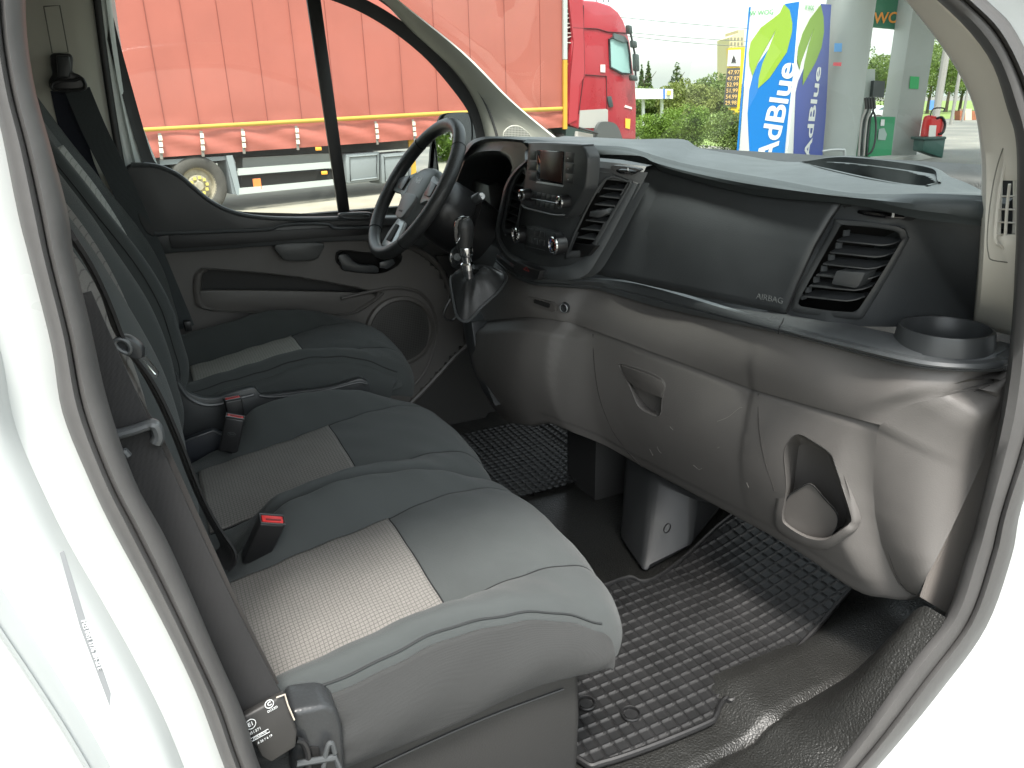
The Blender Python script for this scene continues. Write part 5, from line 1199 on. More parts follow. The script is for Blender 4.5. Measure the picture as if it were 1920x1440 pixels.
MB().prism([A(x,y,y=2.36) for x,y in ((575,-5),(601,-5),(657,402),(636,402))], (0,.015,0)).build('window_bar', mat('bar_black', (.006,.006,.006), .45), dr, bevel=.002)
wg = MB(); g_ = DY([lerp2(a,b,.7) for a,b in zip(wo,wi)],2.366,1,True); wg.add(g_, [tuple(range(len(g_)))]); wg.build('window_glass', glass, dr)
# outer A pillar flank visible between seal and pale trim
MB().grid([DY([(905,400),(928,330),(922,262),(905,205),(878,160),(822,90),(762,38),(700,-8),(640,-40)],2.33,5), DY([(925,400),(948,330),(935,262),(916,205),(888,158),(832,86),(772,30),(712,-16),(650,-48)],2.30,5)]).build('pillar_seal', seal_m, dr, solid=.006)
# outside mirror
mh = MB(); mc = A(845,285,y=2.70)
ho2 = DY([(806,345),(804,300),(808,262),(820,225),(832,213),(868,211),(880,218),(884,250),(880,320),(872,345)],2.66,4,True); cc = sum(ho2,Vector())/len(ho2)
mh.grid([ho2, [p+Vector((.02,.0,0)) for p in ho2], [cc+(p-cc)*.9+Vector((.08,.01,0)) for p in ho2]], cv=True); b_ = [cc+(p-cc)*.9+Vector((.08,.01,0)) for p in ho2]; mh.add(b_, [tuple(range(len(b_)))])
mh.add([cc+(p-cc)*1.0+Vector((.006,0,0)) for p in ho2], [tuple(range(len(ho2)))])
mh.build('door_mirror', mat('mirror_housing', (.045,.05,.052), .4), dr, sharp=40)
dm = bpy.data.objects['door_mirror']
mg = DY([(812,335),(811,300),(814,268),(822,250),(848,248),(858,256),(858,300),(850,335)],2.655,3,True); cc = sum(mg,Vector())/len(mg)
mnorm = Vector((-.90,-.44,.0)).normalized()
mg = [APL(*PROJ(p), cc+mnorm*.03, mnorm) for p in mg]
MB().prism(mg, mnorm*-.002).build('mirror_glass', mirror_m, dm)
# ================================================================== OUTSIDE
GZ = -.52
def asphalt(m, N, L, b, tc):
    n = N.new('ShaderNodeTexNoise'); n.inputs['Scale'].default_value = .35; n.inputs['Detail'].default_value = 7; L.new(tc.outputs['Object'], n.inputs[0])
    n2 = N.new('ShaderNodeTexNoise'); n2.inputs['Scale'].default_value = 18; n2.inputs['Detail'].default_value = 4; L.new(tc.outputs['Object'], n2.inputs[0])
    r = N.new('ShaderNodeValToRGB'); r.color_ramp.elements[0].position = .38; r.color_ramp.elements[0].color = (.155,.155,.14,1); r.color_ramp.elements[1].position = .62; r.color_ramp.elements[1].color = (.26,.25,.215,1)
    L.new(n.outputs[0], r.inputs[0]); c = N.new('ShaderNodeMix'); c.data_type = 'RGBA'; c.blend_type = 'MULTIPLY'; c.inputs[0].default_value = .5
    L.new(r.outputs[0], c.inputs[6]); L.new(n2.outputs['Color'], c.inputs[7]); L.new(c.outputs[2], b.inputs['Base Color'])
g = MB(); g.grid([[Vector((x, y, GZ)) for y in (-300,-20,0,10,20,40,80,400)] for x in (-300,-40,-10,0,10,20,40,90,400)])
go = g.build('ground', mat('worn_asphalt', (.2,.19,.17), .9, extra=asphalt)); go['kind'] = 'structure'
# pale dusty lay-by under the lorry and a grass verge
gr = MB().add([AD(x,y,1) if 0 else A(x,y,z=GZ+.006) for x,y in ((1200,262),(1300,270),(1392,279),(1392,262),(1300,240),(1190,236))], [(0,1,2,3,4,5)]).build('grass_verge', mat('verge_grass', (.15,.21,.05), .95, var=.3, varscale=2)); gr['kind'] = 'structure'
v_ = MB().add([Vector((30,34,GZ+.006)),Vector((120,34,GZ+.006)),Vector((200,200,GZ+.006)),Vector((-100,200,GZ+.006)),Vector((-100,45,GZ+.006)),Vector((15,38,GZ+.006))], [(0,1,2,3,4,5)]).build('field', bpy.data.materials['verge_grass']); v_['kind'] = 'structure'
Ls = MB().add([Vector((-30,4.0,GZ+.004)),Vector((6,10.2,GZ+.004)),Vector((14,13.5,GZ+.004)),Vector((16,20,GZ+.004)),Vector((-30,14,GZ+.004))], [(0,1,2,3,4)]).build('lay_by', mat('dusty_concrete', (.27,.25,.20), .9, var=.18, varscale=1.5)); Ls['kind'] = 'structure'
# ---- lorry -----------------------------------------------------------------
TN = Vector((-.3, 1, 0)).normalized(); TU = Vector((1, .3, 0)).normalized()
def TR(px, py, o=0.): return APL(px, py, Vector((0,13.3,0))-TN*o, TN)
cur = mat('curtain_red', (.335,.098,.072), .6, var=.07, varscale=.9, bump=('noise', 1.2, .2, .04))
cur2 = mat('curtain_red_lower', (.50,.075,.055), .40, var=.06, varscale=2)
steel = mat('chassis_steel', (.14,.15,.15), .6, var=.2, varscale=2)
tyre = mat('tyre_rubber', (.055,.052,.045), .8, var=.3, varscale=4)
yel = mat('yellow_paint', (.48,.27,.03), .5)
alu = mat('aluminium_rail', (.38,.41,.39), .45)
tl = thing('curtain_trailer', 'long salmon-red curtain-sided lorry trailer with yellow band and buckled straps', 'trailer', TR(500,400))
bot = lambda px: float(np.interp(px, [-400, 300, 720, 845, 1060], [345, 295, 266, 256, 238]))
bandy = lambda px: float(np.interp(px, [-400, 280, 830, 1060], [277, 243, 213, 204]))
PXS = [-380+8*i for i in range(181)]
col = []
for k, px in enumerate(PXS):
    pb = TR(px, bot(px)); pm = TR(px, bandy(px)+2); s_ = pb.dot(TU)
    rip = .025*math.sin(s_*9)+.012*math.sin(s_*23+1)
    up_ = []
    for j in range(12):
        z = pm.z+(3.35-pm.z)*j/11; fold = .006*math.sin(s_*2.6+.2*z)+.004*math.sin(s_*6.1+.5*z)+.012*math.exp(-(((s_*.75) % 1-.5)/.02)**2)
        up_.append(Vector((pm.x, pm.y, z))-TN*(fold+.02))
    lowr = []
    for j in range(7):
        q = pb.lerp(pm, j/6.); pull = math.sin(math.pi*j/6)*(.02+.03*math.sin(s_*6.5+j)); lowr.append(q-TN*(pull+.03*(1-j/6)))
    col.append(lowr+up_[1:])
MB().grid(col).build('curtain', cur, tl, sharp=80)
for k in range(22):
    px = -330+k*64; a_ = TR(px, bandy(px)-4, .035); MB().tube([a_, a_+Vector((0,0,1.0)), Vector((a_.x,a_.y,3.3))], .007, 5, flat=.6).build('curtain_seam', mat('curtain_seam_red', (.20,.05,.038), .7), tl)
# fold shade of the curtain above is put in as darker red tubes
MB().grid([[TR(px, bandy(px)-4.2, .06) for px in PXS], [TR(px, bandy(px)+3.6, .06) for px in PXS]]).build('yellow_band', mat('band_yellow', (.46,.30,.05), .5), tl, solid=.01)
for px in (210, 300, 378, 455, 556, 705, 775, 900, 985):
    a, b = TR(px-1, bandy(px)+8, .09), TR(px+3, bot(px)+4, .12)
    st = MB().ribbon([a, b], -TN, .045, .012).build('strap', mat('strap_grey', (.16,.15,.13), .7), tl)
    for t in (.18,.42,.66): MB().box(a.lerp(b, t)-TN*.02, (.055,.03,.07)).build('strap_buckle', mat('buckle_cream', (.62,.58,.48), .5), st)
MB().box(TR(1061,120,.05)+Vector((0,0,0)), (.10,.06,.01)).build('post_cap', yel, tl)
pt_ = TR(1059,242,.08); MB().box(Vector((pt_.x,pt_.y,(pt_.z+1.99)/2)), (.10,.06,1.99-pt_.z)).build('front_post', yel, tl)
MB().box(Vector((pt_.x,pt_.y,(2.0+3.4)/2)), (.10,.06,1.4)).build('front_post_top', alu, tl)
e0 = TR(-380,250); e1_ = TR(1062,240)
MB().prism([Vector((e0.x,e0.y,.50)), Vector((e1_.x,e1_.y,.60)), Vector((e1_.x,e1_.y,3.38)), Vector((e0.x,e0.y,3.38))], TN*2.45).build('box_body', mat('trailer_inner', (.25,.07,.05), .7), tl)
ch0 = TR(330,325,-.25); ch1 = TR(1000,290,-.25)
MB().prism([Vector((e0.x,e0.y,.22))+TN*.7, Vector((e1_.x,e1_.y,.30))+TN*.7, Vector((e1_.x,e1_.y,.52))+TN*.7, Vector((e0.x,e0.y,.45))+TN*.7], TN*.15).build('chassis_beam', steel, tl)
MB().prism([TR(x,y,-.02) for x,y in ((300,300),(435,292),(440,300),(452,364),(436,364),(424,300),(300,310))], TN*.4).build('mudguard', mat('mudguard_grey', (.16,.18,.19), .5), tl)
MB().prism([TR(x,y,.02) for x,y in ((424,292),(436,291),(453,366),(444,366))], TN*.05).build('rail_leg', mat('rail_grey', (.22,.25,.26), .5), tl)
for (x0,y0,x1,y1,h) in ((447,316,625,303,13),(449,353,630,336,12)):
    MB().prism([TR(x0,y0,.04),TR(x1,y1,.04),TR(x1,y1+h*.9,.04),TR(x0,y0+h,.04)], TN*.04).build('side_rail', alu, tl)
def wheel(c, r, par, hubm, name='wheel', wd=.32, ax=TN):
    wv = MB().lathe(c, ax, [(r*.58,-.02),(r*.66,-.055),(r*.90,-.06),(r*.97,-.03),(r*1.0,.03),(r*1.0,wd-.04),(r*.95,wd)], 40).build(name, tyre, par, sharp=50)
    rm = MB().lathe(c, ax, [(.001,-.06),(r*.14,-.06),(r*.18,-.03),(r*.34,-.02),(r*.38,.05),(r*.52,.06),(r*.585,-.02),(r*.60,-.03)], 36).build('wheel_rim', hubm, wv, sharp=40)
    for k in range(10):
        a = k*math.pi/5; u = ax.orthogonal().normalized(); v = ax.cross(u); MB().box(c+(u*math.cos(a)+v*math.sin(a))*r*.27-ax*.045, (.045,.045,.045)).build('wheel_nut', mat('nut_yellow', (.5,.42,.10), .5), rm)
rimm = mat('dusty_rim', (.30,.27,.20), .7, var=.3, varscale=6)
wheel(TR(372,348,-.05), .48, tl, rimm); wheel(TR(372,348,-.05)-TU*1.32, .48, tl, rimm); wheel(TR(372,348,-.05)-TU*2.64, .48, tl, rimm)
for xs_ in ((648,712),(714,772)):
    bxp = [TR(xs_[0],289,-.05),TR(xs_[1],284,-.05),TR(xs_[1],338,-.05),TR(xs_[0]+3,345,-.05)]
    bx_ = MB().prism(bxp, TN*.5).build('pallet_box', mat('box_grey', (.19,.21,.215), .6), tl, bevel=.03)
    cc = sum(bxp, Vector())/4; MB().tube([cc+(p-cc)*.8-TN*.005 for p in bxp], .02, 6, closed=True).build('box_moulding', mat('box_grey', (.19,.21,.215), .6), bx_)
MB().prism([TR(x,y,-.15) for x,y in ((455,296),(600,288),(640,288),(640,315),(455,322))], TN*.3).build('tank', mat('tank_grey', (.17,.18,.17), .6), tl)
MB().prism([TR(x,y,-.3) for x,y in ((452,330),(640,318),(640,344),(452,356))], TN*.6).build('under_shade_block', mat('dark_steel', (.035,.035,.035), .7), tl)  # dark block put in for the shade under the trailer
MB().box(TR(482,345,.0), (.13,.05,.18)).build('reflector', mat('orange_lens', (.75,.20,.05), .3), tl)
for x, y in ((597,279),(608,324)): MB().box(TR(x,y,.05), (.11,.04,.06)).build('marker_lamp', mat('amber_lens', (.8,.35,.04), .3), tl, bevel=.01)
MB().box(TR(772,283,-.1)+Vector((0,0,-.1)), (.12,.05,.8)).build('landing_leg', yel, tl)
# tractor unit
ct = thing('lorry_cab', 'red high-roof lorry cab with grey lower panel, in front of the salmon trailer', 'lorry', TR(1120,300))
cred = mat('cab_red', (.33,.022,.032), .30, coat=.5, var=.04, varscale=1)
cab_o = [(1090,-6),(1096,0),(1120,2),(1145,10),(1160,22),(1170,38),(1176,56),(1182,80),(1188,130),(1192,150),(1194,200),(1193,262),(1150,262),(1120,258),(1068,235),(1065,200),(1070,150),(1073,80),(1078,20)]
zt = [TR(x,y,.0) for x,y in cab_o]
win = [(1142,74),(1150,70),(1176,78),(1180,100),(1183,138),(1166,138),(1144,126),(1143,100)]
MB().prism(zt, TN*2.4).build('cab_body', cred, ct, bevel=.05, seg=3)
cbd = bpy.data.objects['cab_body']
MB().prism([TR(x,y,.012) for x,y in win], TN*.02).build('side_window', mat('cab_glass', (.30,.48,.46), .06, coat=1), cbd)
MB().tube([TR(x,y,.015) for x,y in win], .03, 6, closed=True).build('window_rubber', black, cbd)
MB().prism([TR(x,y,.06) for x,y in ((1152,62),(1172,68),(1177,76),(1172,80),(1160,76),(1152,72))], TN*.15).build('visor', mat('visor_grey', (.10,.13,.13), .4), cbd)
# air deflector behind the cab and gap
MB().prism([TR(x,y,.02) for x,y in ((1066,-8),(1092,-8),(1096,80),(1098,140),(1086,160),(1082,225),(1066,232),(1070,150),(1076,80))], TN*.06).build('side_deflector', mat('deflector_red', (.36,.035,.045), .35, coat=.3), ct)
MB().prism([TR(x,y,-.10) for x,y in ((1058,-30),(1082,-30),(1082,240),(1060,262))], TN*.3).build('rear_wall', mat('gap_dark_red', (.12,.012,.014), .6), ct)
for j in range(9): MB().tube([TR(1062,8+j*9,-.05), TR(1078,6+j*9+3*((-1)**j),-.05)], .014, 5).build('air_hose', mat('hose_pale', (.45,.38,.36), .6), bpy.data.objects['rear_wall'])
MB().prism([TR(x,y,.02) for x,y in ((1088,207),(1136,204),(1140,206),(1140,240),(1086,240))], TN*.03).build('grey_panel', mat('cab_grey', (.36,.35,.33), .5), ct)
MB().prism(catmull([TR(x,y,.10) for x,y in ((1118,250),(1121,236),(1130,228),(1150,230),(1160,240),(1166,258),(1160,262),(1120,262))],3,True), TN*.3).build('wheel_arch', mat('arch_grey', (.07,.075,.075), .6), ct)
wheel(TR(1143,275,.0), .5, ct, rimm); wheel(TR(1060,290,-.1), .5, ct, rimm)
MB().prism([TR(x,y,.0) for x,y in ((1062,236),(1118,250),(1118,262),(1060,262))], TN*.6).build('chassis', mat('dark_chassis_green', (.03,.05,.045), .6), ct)
MB().tube([TR(1086,240,.12), TR(1120,250,.12)], .03, 6).build('step_bar', black, ct)
MB().prism([TR(x,y,.06) for x,y in ((1082,246),(1112,252),(1112,262),(1080,262))], TN*.3).build('battery_box', mat('battery_grey', (.40,.38,.36), .6), ct)
for pts in (((1074,52),(1120,54),(1140,60),(1178,62)), ((1095,140),(1137,143)), ((1137,143),(1138,205)), ((1085,214),(1096,130),(1094,60),(1094,10))):
    MB().tube([TR(x,y,.012) for x,y in pts], .012, 5).build('panel_gap', mat('gap_red', (.06,.004,.006), .7), cbd)
MB().prism([TR(x,y,.04) for x,y in ((1139,181),(1147,180),(1151,200),(1143,202))], TN*.04).build('door_grab', mat('grab_dark', (.04,.055,.055), .4), cbd, bevel=.02)
MB().prism([TR(x,y,.02) for x,y in ((1173,197),(1185,201),(1185,205),(1171,201))], TN*.01).build('cab_lettering', mat('letter_pale', (.75,.60,.58), .5), cbd)
MB().prism([TR(x,y,.02) for x,y in ((1173,222),(1182,223),(1181,242),(1173,240))], TN*.01).build('yellow_sticker', mat('sticker_yellow', (.75,.45,.05), .5), cbd)
MB().prism([TR(x,y,.02) for x,y in ((1126,121),(1135,121),(1135,136),(1126,135))], TN*.01).build('white_sticker', mat('sticker_pale', (.65,.55,.53), .5), cbd)
mirr = [((1178,46),(1187,64)), ((1186,75),(1196,90)), ((1191,100),(1200,134)), ((1184,140),(1197,152))]
for (a, b) in mirr:
    MB().prism([TR(a[0]+1,a[1],.25),TR(b[0]-1,a[1]+2,.25),TR(b[0],b[1],.25),TR(a[0]+2,b[1]-1,.25)], TN*.12).build('mirror_pod', mat('mirror_dark', (.05,.065,.06), .35), ct, bevel=.03)
MB().tube([TR(1182,60,.2),TR(1190,100,.2),TR(1192,145,.2)], .025, 6).build('mirror_arm', black, ct)
for x in (1119,1132,1141): MB().tube([TR(x,4,-.5), TR(x,-14,-.5)], .012, 5).build('aerial', black, ct)
# ---- AdBlue tower
def vface(pxs, d0, d1):
    """two plan points from pixels at mid height -> mapping (u, z)"""
    a = AD(pxs[0], 150, d0); b = AD(pxs[1], 150, d1); return Vector((a.x,a.y,0)), Vector((b.x,b.y,0))
adt = thing('pump_tower', 'tall white and blue fuel additive tower with green leaf pictures by the forecourt', 'sign', (14.3,14.2,GZ))
zT = 2.30
K0 = AD(1490,150,15.4); K1 = AD(1396,150,16.0); K2 = AD(1541,150,16.5)
K0.z = K1.z = K2.z = 0
K3 = K1+K2-K0
def up(p, z): return Vector((p.x, p.y, z))
zt0 = AD(1497,3,15.4).z; 
zt0 = max(zt0, 1.9)
adw = mat('panel_white', (.60,.62,.61), .35)
MB().prism([up(K0,GZ),up(K1,GZ),up(K3,GZ),up(K2,GZ)], (0,0,zt0-GZ)).build('tower_body', adw, adt, bevel=.01)
def face_map(P, Q, o=.006):
    u = (Q-P); n = Vector((u.y,-u.x,0)).normalized()
    if n.dot(Vector((-1,-1,0))) < 0: n = -n
    def f(s, z, oo=0.): return up(P+u*s, 0)+Vector((0,0,z))+n*(o+oo)
    return f, u, n
def pix_on(P, Q, px, py, o=.006):
    u = (Q-P); n = Vector((u.y,-u.x,0)).normalized()
    if n.dot(Vector((-1,-1,0))) < 0: n = -n
    return APL(px, py, P+n*o, n)
blu = mat('panel_blue', (.0,.15,.46), .35); blu2 = mat('panel_blue_shaded', (.03,.055,.27), .35)
lf = mat('leaf_green', (.24,.39,.03), .4); lf2 = mat('leaf_green_shaded', (.16,.28,.02), .4)  # side-face blue and green are darker copies, shade put into the colour
def poly(P, Q, pts, o, m, name, par, n=1, th=.003):
    nn_ = (Q-P); k = Vector((nn_.y,-nn_.x,0)).normalized(); k = k if k.dot(Vector((-1,-1,0))) > 0 else -k
    c_ = catmull([pix_on(P,Q,x,y,o) for x,y in pts],n,True) if n > 1 else [pix_on(P,Q,x,y,o) for x,y in pts]
    return MB().prism(c_, -k*th).build(name, m, par)
tb = bpy.data.objects['tower_body']
def c2(x, y): return (1340+x*.2708, y*.2708)
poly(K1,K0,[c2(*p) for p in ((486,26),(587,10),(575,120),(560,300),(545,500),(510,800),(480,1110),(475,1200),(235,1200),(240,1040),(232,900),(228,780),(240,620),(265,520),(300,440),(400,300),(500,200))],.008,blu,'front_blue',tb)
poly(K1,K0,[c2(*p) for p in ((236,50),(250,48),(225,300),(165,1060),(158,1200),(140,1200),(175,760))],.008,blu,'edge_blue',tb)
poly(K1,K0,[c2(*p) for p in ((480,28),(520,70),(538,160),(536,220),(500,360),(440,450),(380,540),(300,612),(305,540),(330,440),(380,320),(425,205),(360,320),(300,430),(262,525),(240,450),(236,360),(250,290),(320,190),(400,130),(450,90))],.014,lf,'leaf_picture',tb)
t0 = pix_on(K1,K0,*c2(430,880),.014); t1 = pix_on(K1,K0,*c2(470,600),.014)
text('AdBlue', pix_on(K1,K0,1457,213,.014), pix_on(K1,K0,1474,140,.014)-pix_on(K1,K0,1442,285,.014), pix_on(K1,K0,1440,210,.014)-pix_on(K1,K0,1475,218,.014), .52, adw, tb, bold=.022, sx=1.22)
gr_t = mat('print_green', (.10,.40,.12), .5)
text('W WOG', pix_on(K1,K0,1428,24,.014), pix_on(K1,K0,1460,22,.014)-pix_on(K1,K0,1400,26,.014), (0,0,1), .12, gr_t, tb, bold=.01)
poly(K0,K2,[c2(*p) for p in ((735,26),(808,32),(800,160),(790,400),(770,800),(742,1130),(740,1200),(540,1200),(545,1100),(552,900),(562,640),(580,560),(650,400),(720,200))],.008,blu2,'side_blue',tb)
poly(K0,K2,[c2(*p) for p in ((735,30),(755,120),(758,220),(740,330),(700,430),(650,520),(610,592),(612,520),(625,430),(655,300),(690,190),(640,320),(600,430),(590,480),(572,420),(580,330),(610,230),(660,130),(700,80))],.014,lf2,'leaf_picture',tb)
text('AdBlue', pix_on(K0,K2,1524,213,.014), pix_on(K0,K2,1531,150,.014)-pix_on(K0,K2,1514,285,.014), pix_on(K0,K2,1510,210,.014)-pix_on(K0,K2,1538,218,.014), .50, adw, tb, bold=.02, sx=1.22)
text('W WOG', pix_on(K0,K2,1518,15,.014), pix_on(K0,K2,1540,17,.014)-pix_on(K0,K2,1505,13,.014), (0,0,1), .12, gr_t, tb, bold=.01)
# ---- forecourt
colm = mat('column_grey', (.30,.325,.31), .45, var=.03, varscale=2)
def vcol(name, label, px, py0, wpx, d, ztop, m, cat='column', depth=.8, round_=False, group=None):
    b = AD(px, py0, d); wv = wpx*d/F*1.0; b.z = GZ
    e = Vector((FH.y,-FH.x,0)); t = thing(name, label, cat, b, group=group)
    if round_: MB().lathe(b, (0,0,1), [(wv/2,0),(wv/2,ztop-GZ)], 40).build('shaft', m, t)
    else: MB().prism([b-e*wv/2, b+e*wv/2, b+e*wv/2+FH*depth, b-e*wv/2+FH*depth], (0,0,ztop-GZ)).build('shaft', m, t, bevel=.02)
    return t, b, wv
c1, c1b, c1w = vcol('canopy_column', 'wide pale grey round canopy column just right of the fuel additive tower', 1572, 200, 78, 17.6, 3.7, colm, round_=True)
c2_, c2b, c2w = vcol('canopy_column', 'pale grey rectangular canopy column carrying a small green square', 1709, 200, 46, 19.6, 3.7, colm)
e_r = Vector((FH.y,-FH.x,0))
MB().prism([AD(1713,y,19.58) if 0 else AD(x,y,19.57) for x,y in ((1707,143),(1724,144),(1722,167),(1705,166))], FH*.01).build('green_square', mat('sign_green', (.02,.33,.10), .5), c2_)
MB().prism([AD(x,y,17.0) for x,y in ((1563,117),(1578,117),(1577,124),(1562,123))], FH*.01).build('red_label', mat('label_red', (.6,.08,.10), .5), c1)
MB().prism([AD(x,y,17.0) for x,y in ((1565,81),(1579,81),(1578,97),(1564,97))], FH*.01).build('blue_label', mat('label_blue', (.10,.28,.55), .5), c1)
cano = thing('station_canopy', 'flat canopy roof with green fascia high over the fuel pumps', 'canopy', (17.5,15.5,3.7))
cp_ = AD(1650,150,17)
MB().prism([Vector((q.x,q.y,4.05)) for q in (AD(1600,150,13),AD(1612,150,21),AD(2250,150,21),AD(2250,150,13))], (0,0,.5)).build('roof_slab', mat('canopy_white', (.7,.72,.7), .5), cano)
gs = MB().prism([AD(x,y,20.4) for x,y in ((1630,-30),(1760,-30),(1756,62),(1632,50))], FH*.15).build('green_fascia', mat('fascia_green', (.02,.16,.08), .4), cano)
text('WOG', AD(1672,34,20.36), e_r, (0,0,1), .34, mat('letter_orange', (.8,.3,.03), .4), gs, bold=.02)
# pump island
isl = [A(x,y,z=GZ+.15) for x,y in ((1380,330),(1560,322),(1640,303),(1757,284),(1752,276),(1600,272),(1380,290))]
pi_ = MB().prism(isl, (0,0,-.16)).build('pump_island', mat('island_concrete', (.36,.36,.33), .8, var=.08, varscale=3), bevel=.02); tag(pi_, 'low grey concrete island under the fuel pump and canopy columns', 'kerb island')
# tubular guard in front of column 1
gd = MB().tube(catmull([AD(x,y,16.9) for x,y in ((1540,284),(1560,281),(1578,281),(1584,286),(1583,330))],4), .03, 8).build('guard_rail', mat('guard_steel', (.40,.42,.42), .35, .5)); tag(gd, 'grey bent tube guard at the foot of the round canopy column', 'guard rail')
# fuel pump
fp_ = thing('fuel_pump', 'green and white fuel pump with hanging black hoses between the two columns', 'fuel pump', AD(1620,297,18.3))
fgr = mat('pump_green', (.015,.22,.09), .4)
def FPp(pts, d, th, name, m, par=fp_, n=1): 
    c_ = [AD(x,y,d) for x,y in pts]; c_ = catmull(c_,n,True) if n > 1 else c_
    return MB().prism(c_, FH*th).build(name, m, par)
FPp([(1614,129),(1625,129),(1618,180),(1606,297),(1596,300),(1603,240)],18.2,.5,'side_post',fgr)
FPp([(1624,130),(1641,129),(1640,180),(1634,200),(1632,297),(1606,298),(1612,220),(1618,180)],18.3,.4,'pump_head',mat('pump_steel', (.40,.44,.42), .35))
pbx = FPp([(1634,219),(1679,219),(1671,291),(1628,294)],18.1,.5,'pump_cabinet',fgr)
FPp([(1652,224),(1659,224),(1658,236),(1651,236)],18.07,.01,'cabinet_label',adw,pbx); FPp([(1648,242),(1658,240),(1663,252),(1660,263),(1646,262)],18.07,.01,'cabinet_badge',mat('badge_grey', (.28,.36,.33), .5),pbx)
FPp([(1639,151),(1660,152),(1657,183),(1636,181)],18.15,.15,'display_box',mat('display_dark', (.03,.04,.04), .3))
for i in range(4):
    x = 1620+i*5
    MB().tube(catmull([AD(a,b,18.0) for a,b in ((x+2,183),(x+3,205),(x-4,225),(x-8,260),(x-10,292))],4), .022, 6).build('hose', mat('hose_dark', (.02,.025,.025), .5) if i % 2 else mat('hose_light', (.45,.42,.40), .5), fp_)
    MB().tube([AD(x+3,183,17.98), AD(x+5,204,17.98)], .035, 6).build('nozzle', black, fp_)
MB().tube(catmull([AD(a,b,17.95) for a,b in ((1636,205),(1642,225),(1641,262),(1634,284),(1625,290))],4), .022, 6).build('hose', black, fp_)
# bin, extinguisher trolley
ex = thing('fire_extinguisher', 'large red wheeled fire extinguisher with black hose beside the rectangular column', 'fire extinguisher', AD(1752,262,19.2))
MB().tube(catmull([AD(a,b,19.2) for a,b in ((1745,262),(1748,240),(1752,222),(1753,219))],3), [.24]*7+[.22,.16,.08], 16).build('cylinder', mat('extinguisher_red', (.62,.03,.03), .35), ex, sharp=50)
MB().tube(catmull([AD(a,b,18.95) for a,b in ((1756,222),(1766,220),(1772,232),(1768,248),(1760,252))],4), .03, 6).build('hose', black, ex)
MB().tube(catmull([AD(a,b,19.0) for a,b in ((1744,218),(1750,204),(1770,203),(1769,210))],3), .016, 6).build('handle', black, ex)
MB().prism([AD(x,y,18.92) for x,y in ((1743,235),(1756,235),(1754,257),(1741,257))], FH*.01).build('paper_label', mat('paper_white', (.75,.72,.68), .6), ex)
bn = thing('sand_bin', 'dark green box bin under the red fire extinguisher', 'bin', AD(1752,290,18.8))
MB().prism([AD(x,y,18.75) for x,y in ((1733,260),(1774,258),(1768,297),(1730,284))], FH*.5).build('bin_body', mat('bin_green', (.02,.075,.06), .5), bn, bevel=.03)
MB().prism([AD(x,y,18.68) for x,y in ((1731,258),(1775,256),(1775,261),(1731,263))], FH*.6).build('bin_lid', mat('bin_lid_green', (.02,.06,.05), .5), bn, bevel=.02)
# white car
wc = thing('parked_car', 'white car half hidden behind the green fuel pump cabinet', 'car', AD(1670,225,30))
def WCp(pts, d, th, name, m, par=wc, bev=.04): return MB().prism([AD(x,y,d) for x,y in pts], FH*th).build(name, m, par, bevel=bev)
WCp([(1630,214),(1640,208),(1655,206),(1690,206),(1712,210),(1716,226),(1712,232),(1630,232),(1628,224)],30,1.8,'body',white_paint)
WCp([(1640,208),(1652,200),(1664,198),(1686,198),(1700,207),(1690,209)],30.15,1.5,'roof',white_paint)
WCp([(1645,208),(1654,201.5),(1664,200.5),(1664,208)],30.12,.05,'side_window',mat('car_glass', (.08,.13,.13), .08),bev=0)
WCp([(1667,200.5),(1684,200.5),(1694,208),(1667,208)],30.12,.05,'side_window',mat('car_glass', (.08,.13,.13), .08),bev=0)
for x in (1644,1700): wheel(AD(x,231,30.0), .32, wc, steel, wd=.2, ax=FH)
# poles
for k, (px, py0, py1, r, lab) in enumerate(((1755,215,-60,.11,'thick pale lamp pole directly behind the rectangular column'),(1783,232,135,.07,'middle slim pale pole of the three at the right edge of the road'),(1803,234,160,.06,'rightmost slim pale pole, next to the brick gate'))):
    d = (30,42,46)[k]; b = AD(px, py0, d); b.z = GZ; tp_ = AD(px, py1, d).z
    o = MB().tube([b, Vector((b.x,b.y,tp_))], r*1.2, 10).build('street_pole', mat('pole_concrete', (.26,.25,.23), .8), loc=tuple(b)); tag(o, lab, 'pole', 'poles along the road')
o = MB().prism([AD(x,y,29.5) for x,y in ((1745,188),(1752,188),(1750,206),(1743,206))], FH*.05).build('road_sign', mat('sign_blue', (.10,.25,.6), .5)); tag(o, 'small blue and white sign mounted by the thick pale pole', 'sign')
bg_ = thing('brick_gate', 'red brick gate pillars with pale panel at the far right beyond the road', 'gate', AD(1815,240,48))
for x0, x1, m_ in ((1800,1810,mat('brick_red', (.32,.12,.06), .85, var=.2, varscale=6)),(1810,1822,mat('render_pale', (.50,.47,.36), .8)),(1822,1838,bpy.data.materials['brick_red'])):
    MB().prism([AD(x0,208 if x1 != 1822 else 204,48),AD(x1,208 if x1 != 1822 else 204,48),AD(x1,244,48),AD(x0,244,48)], FH*.6).build('gate_pillar', m_, bg_)
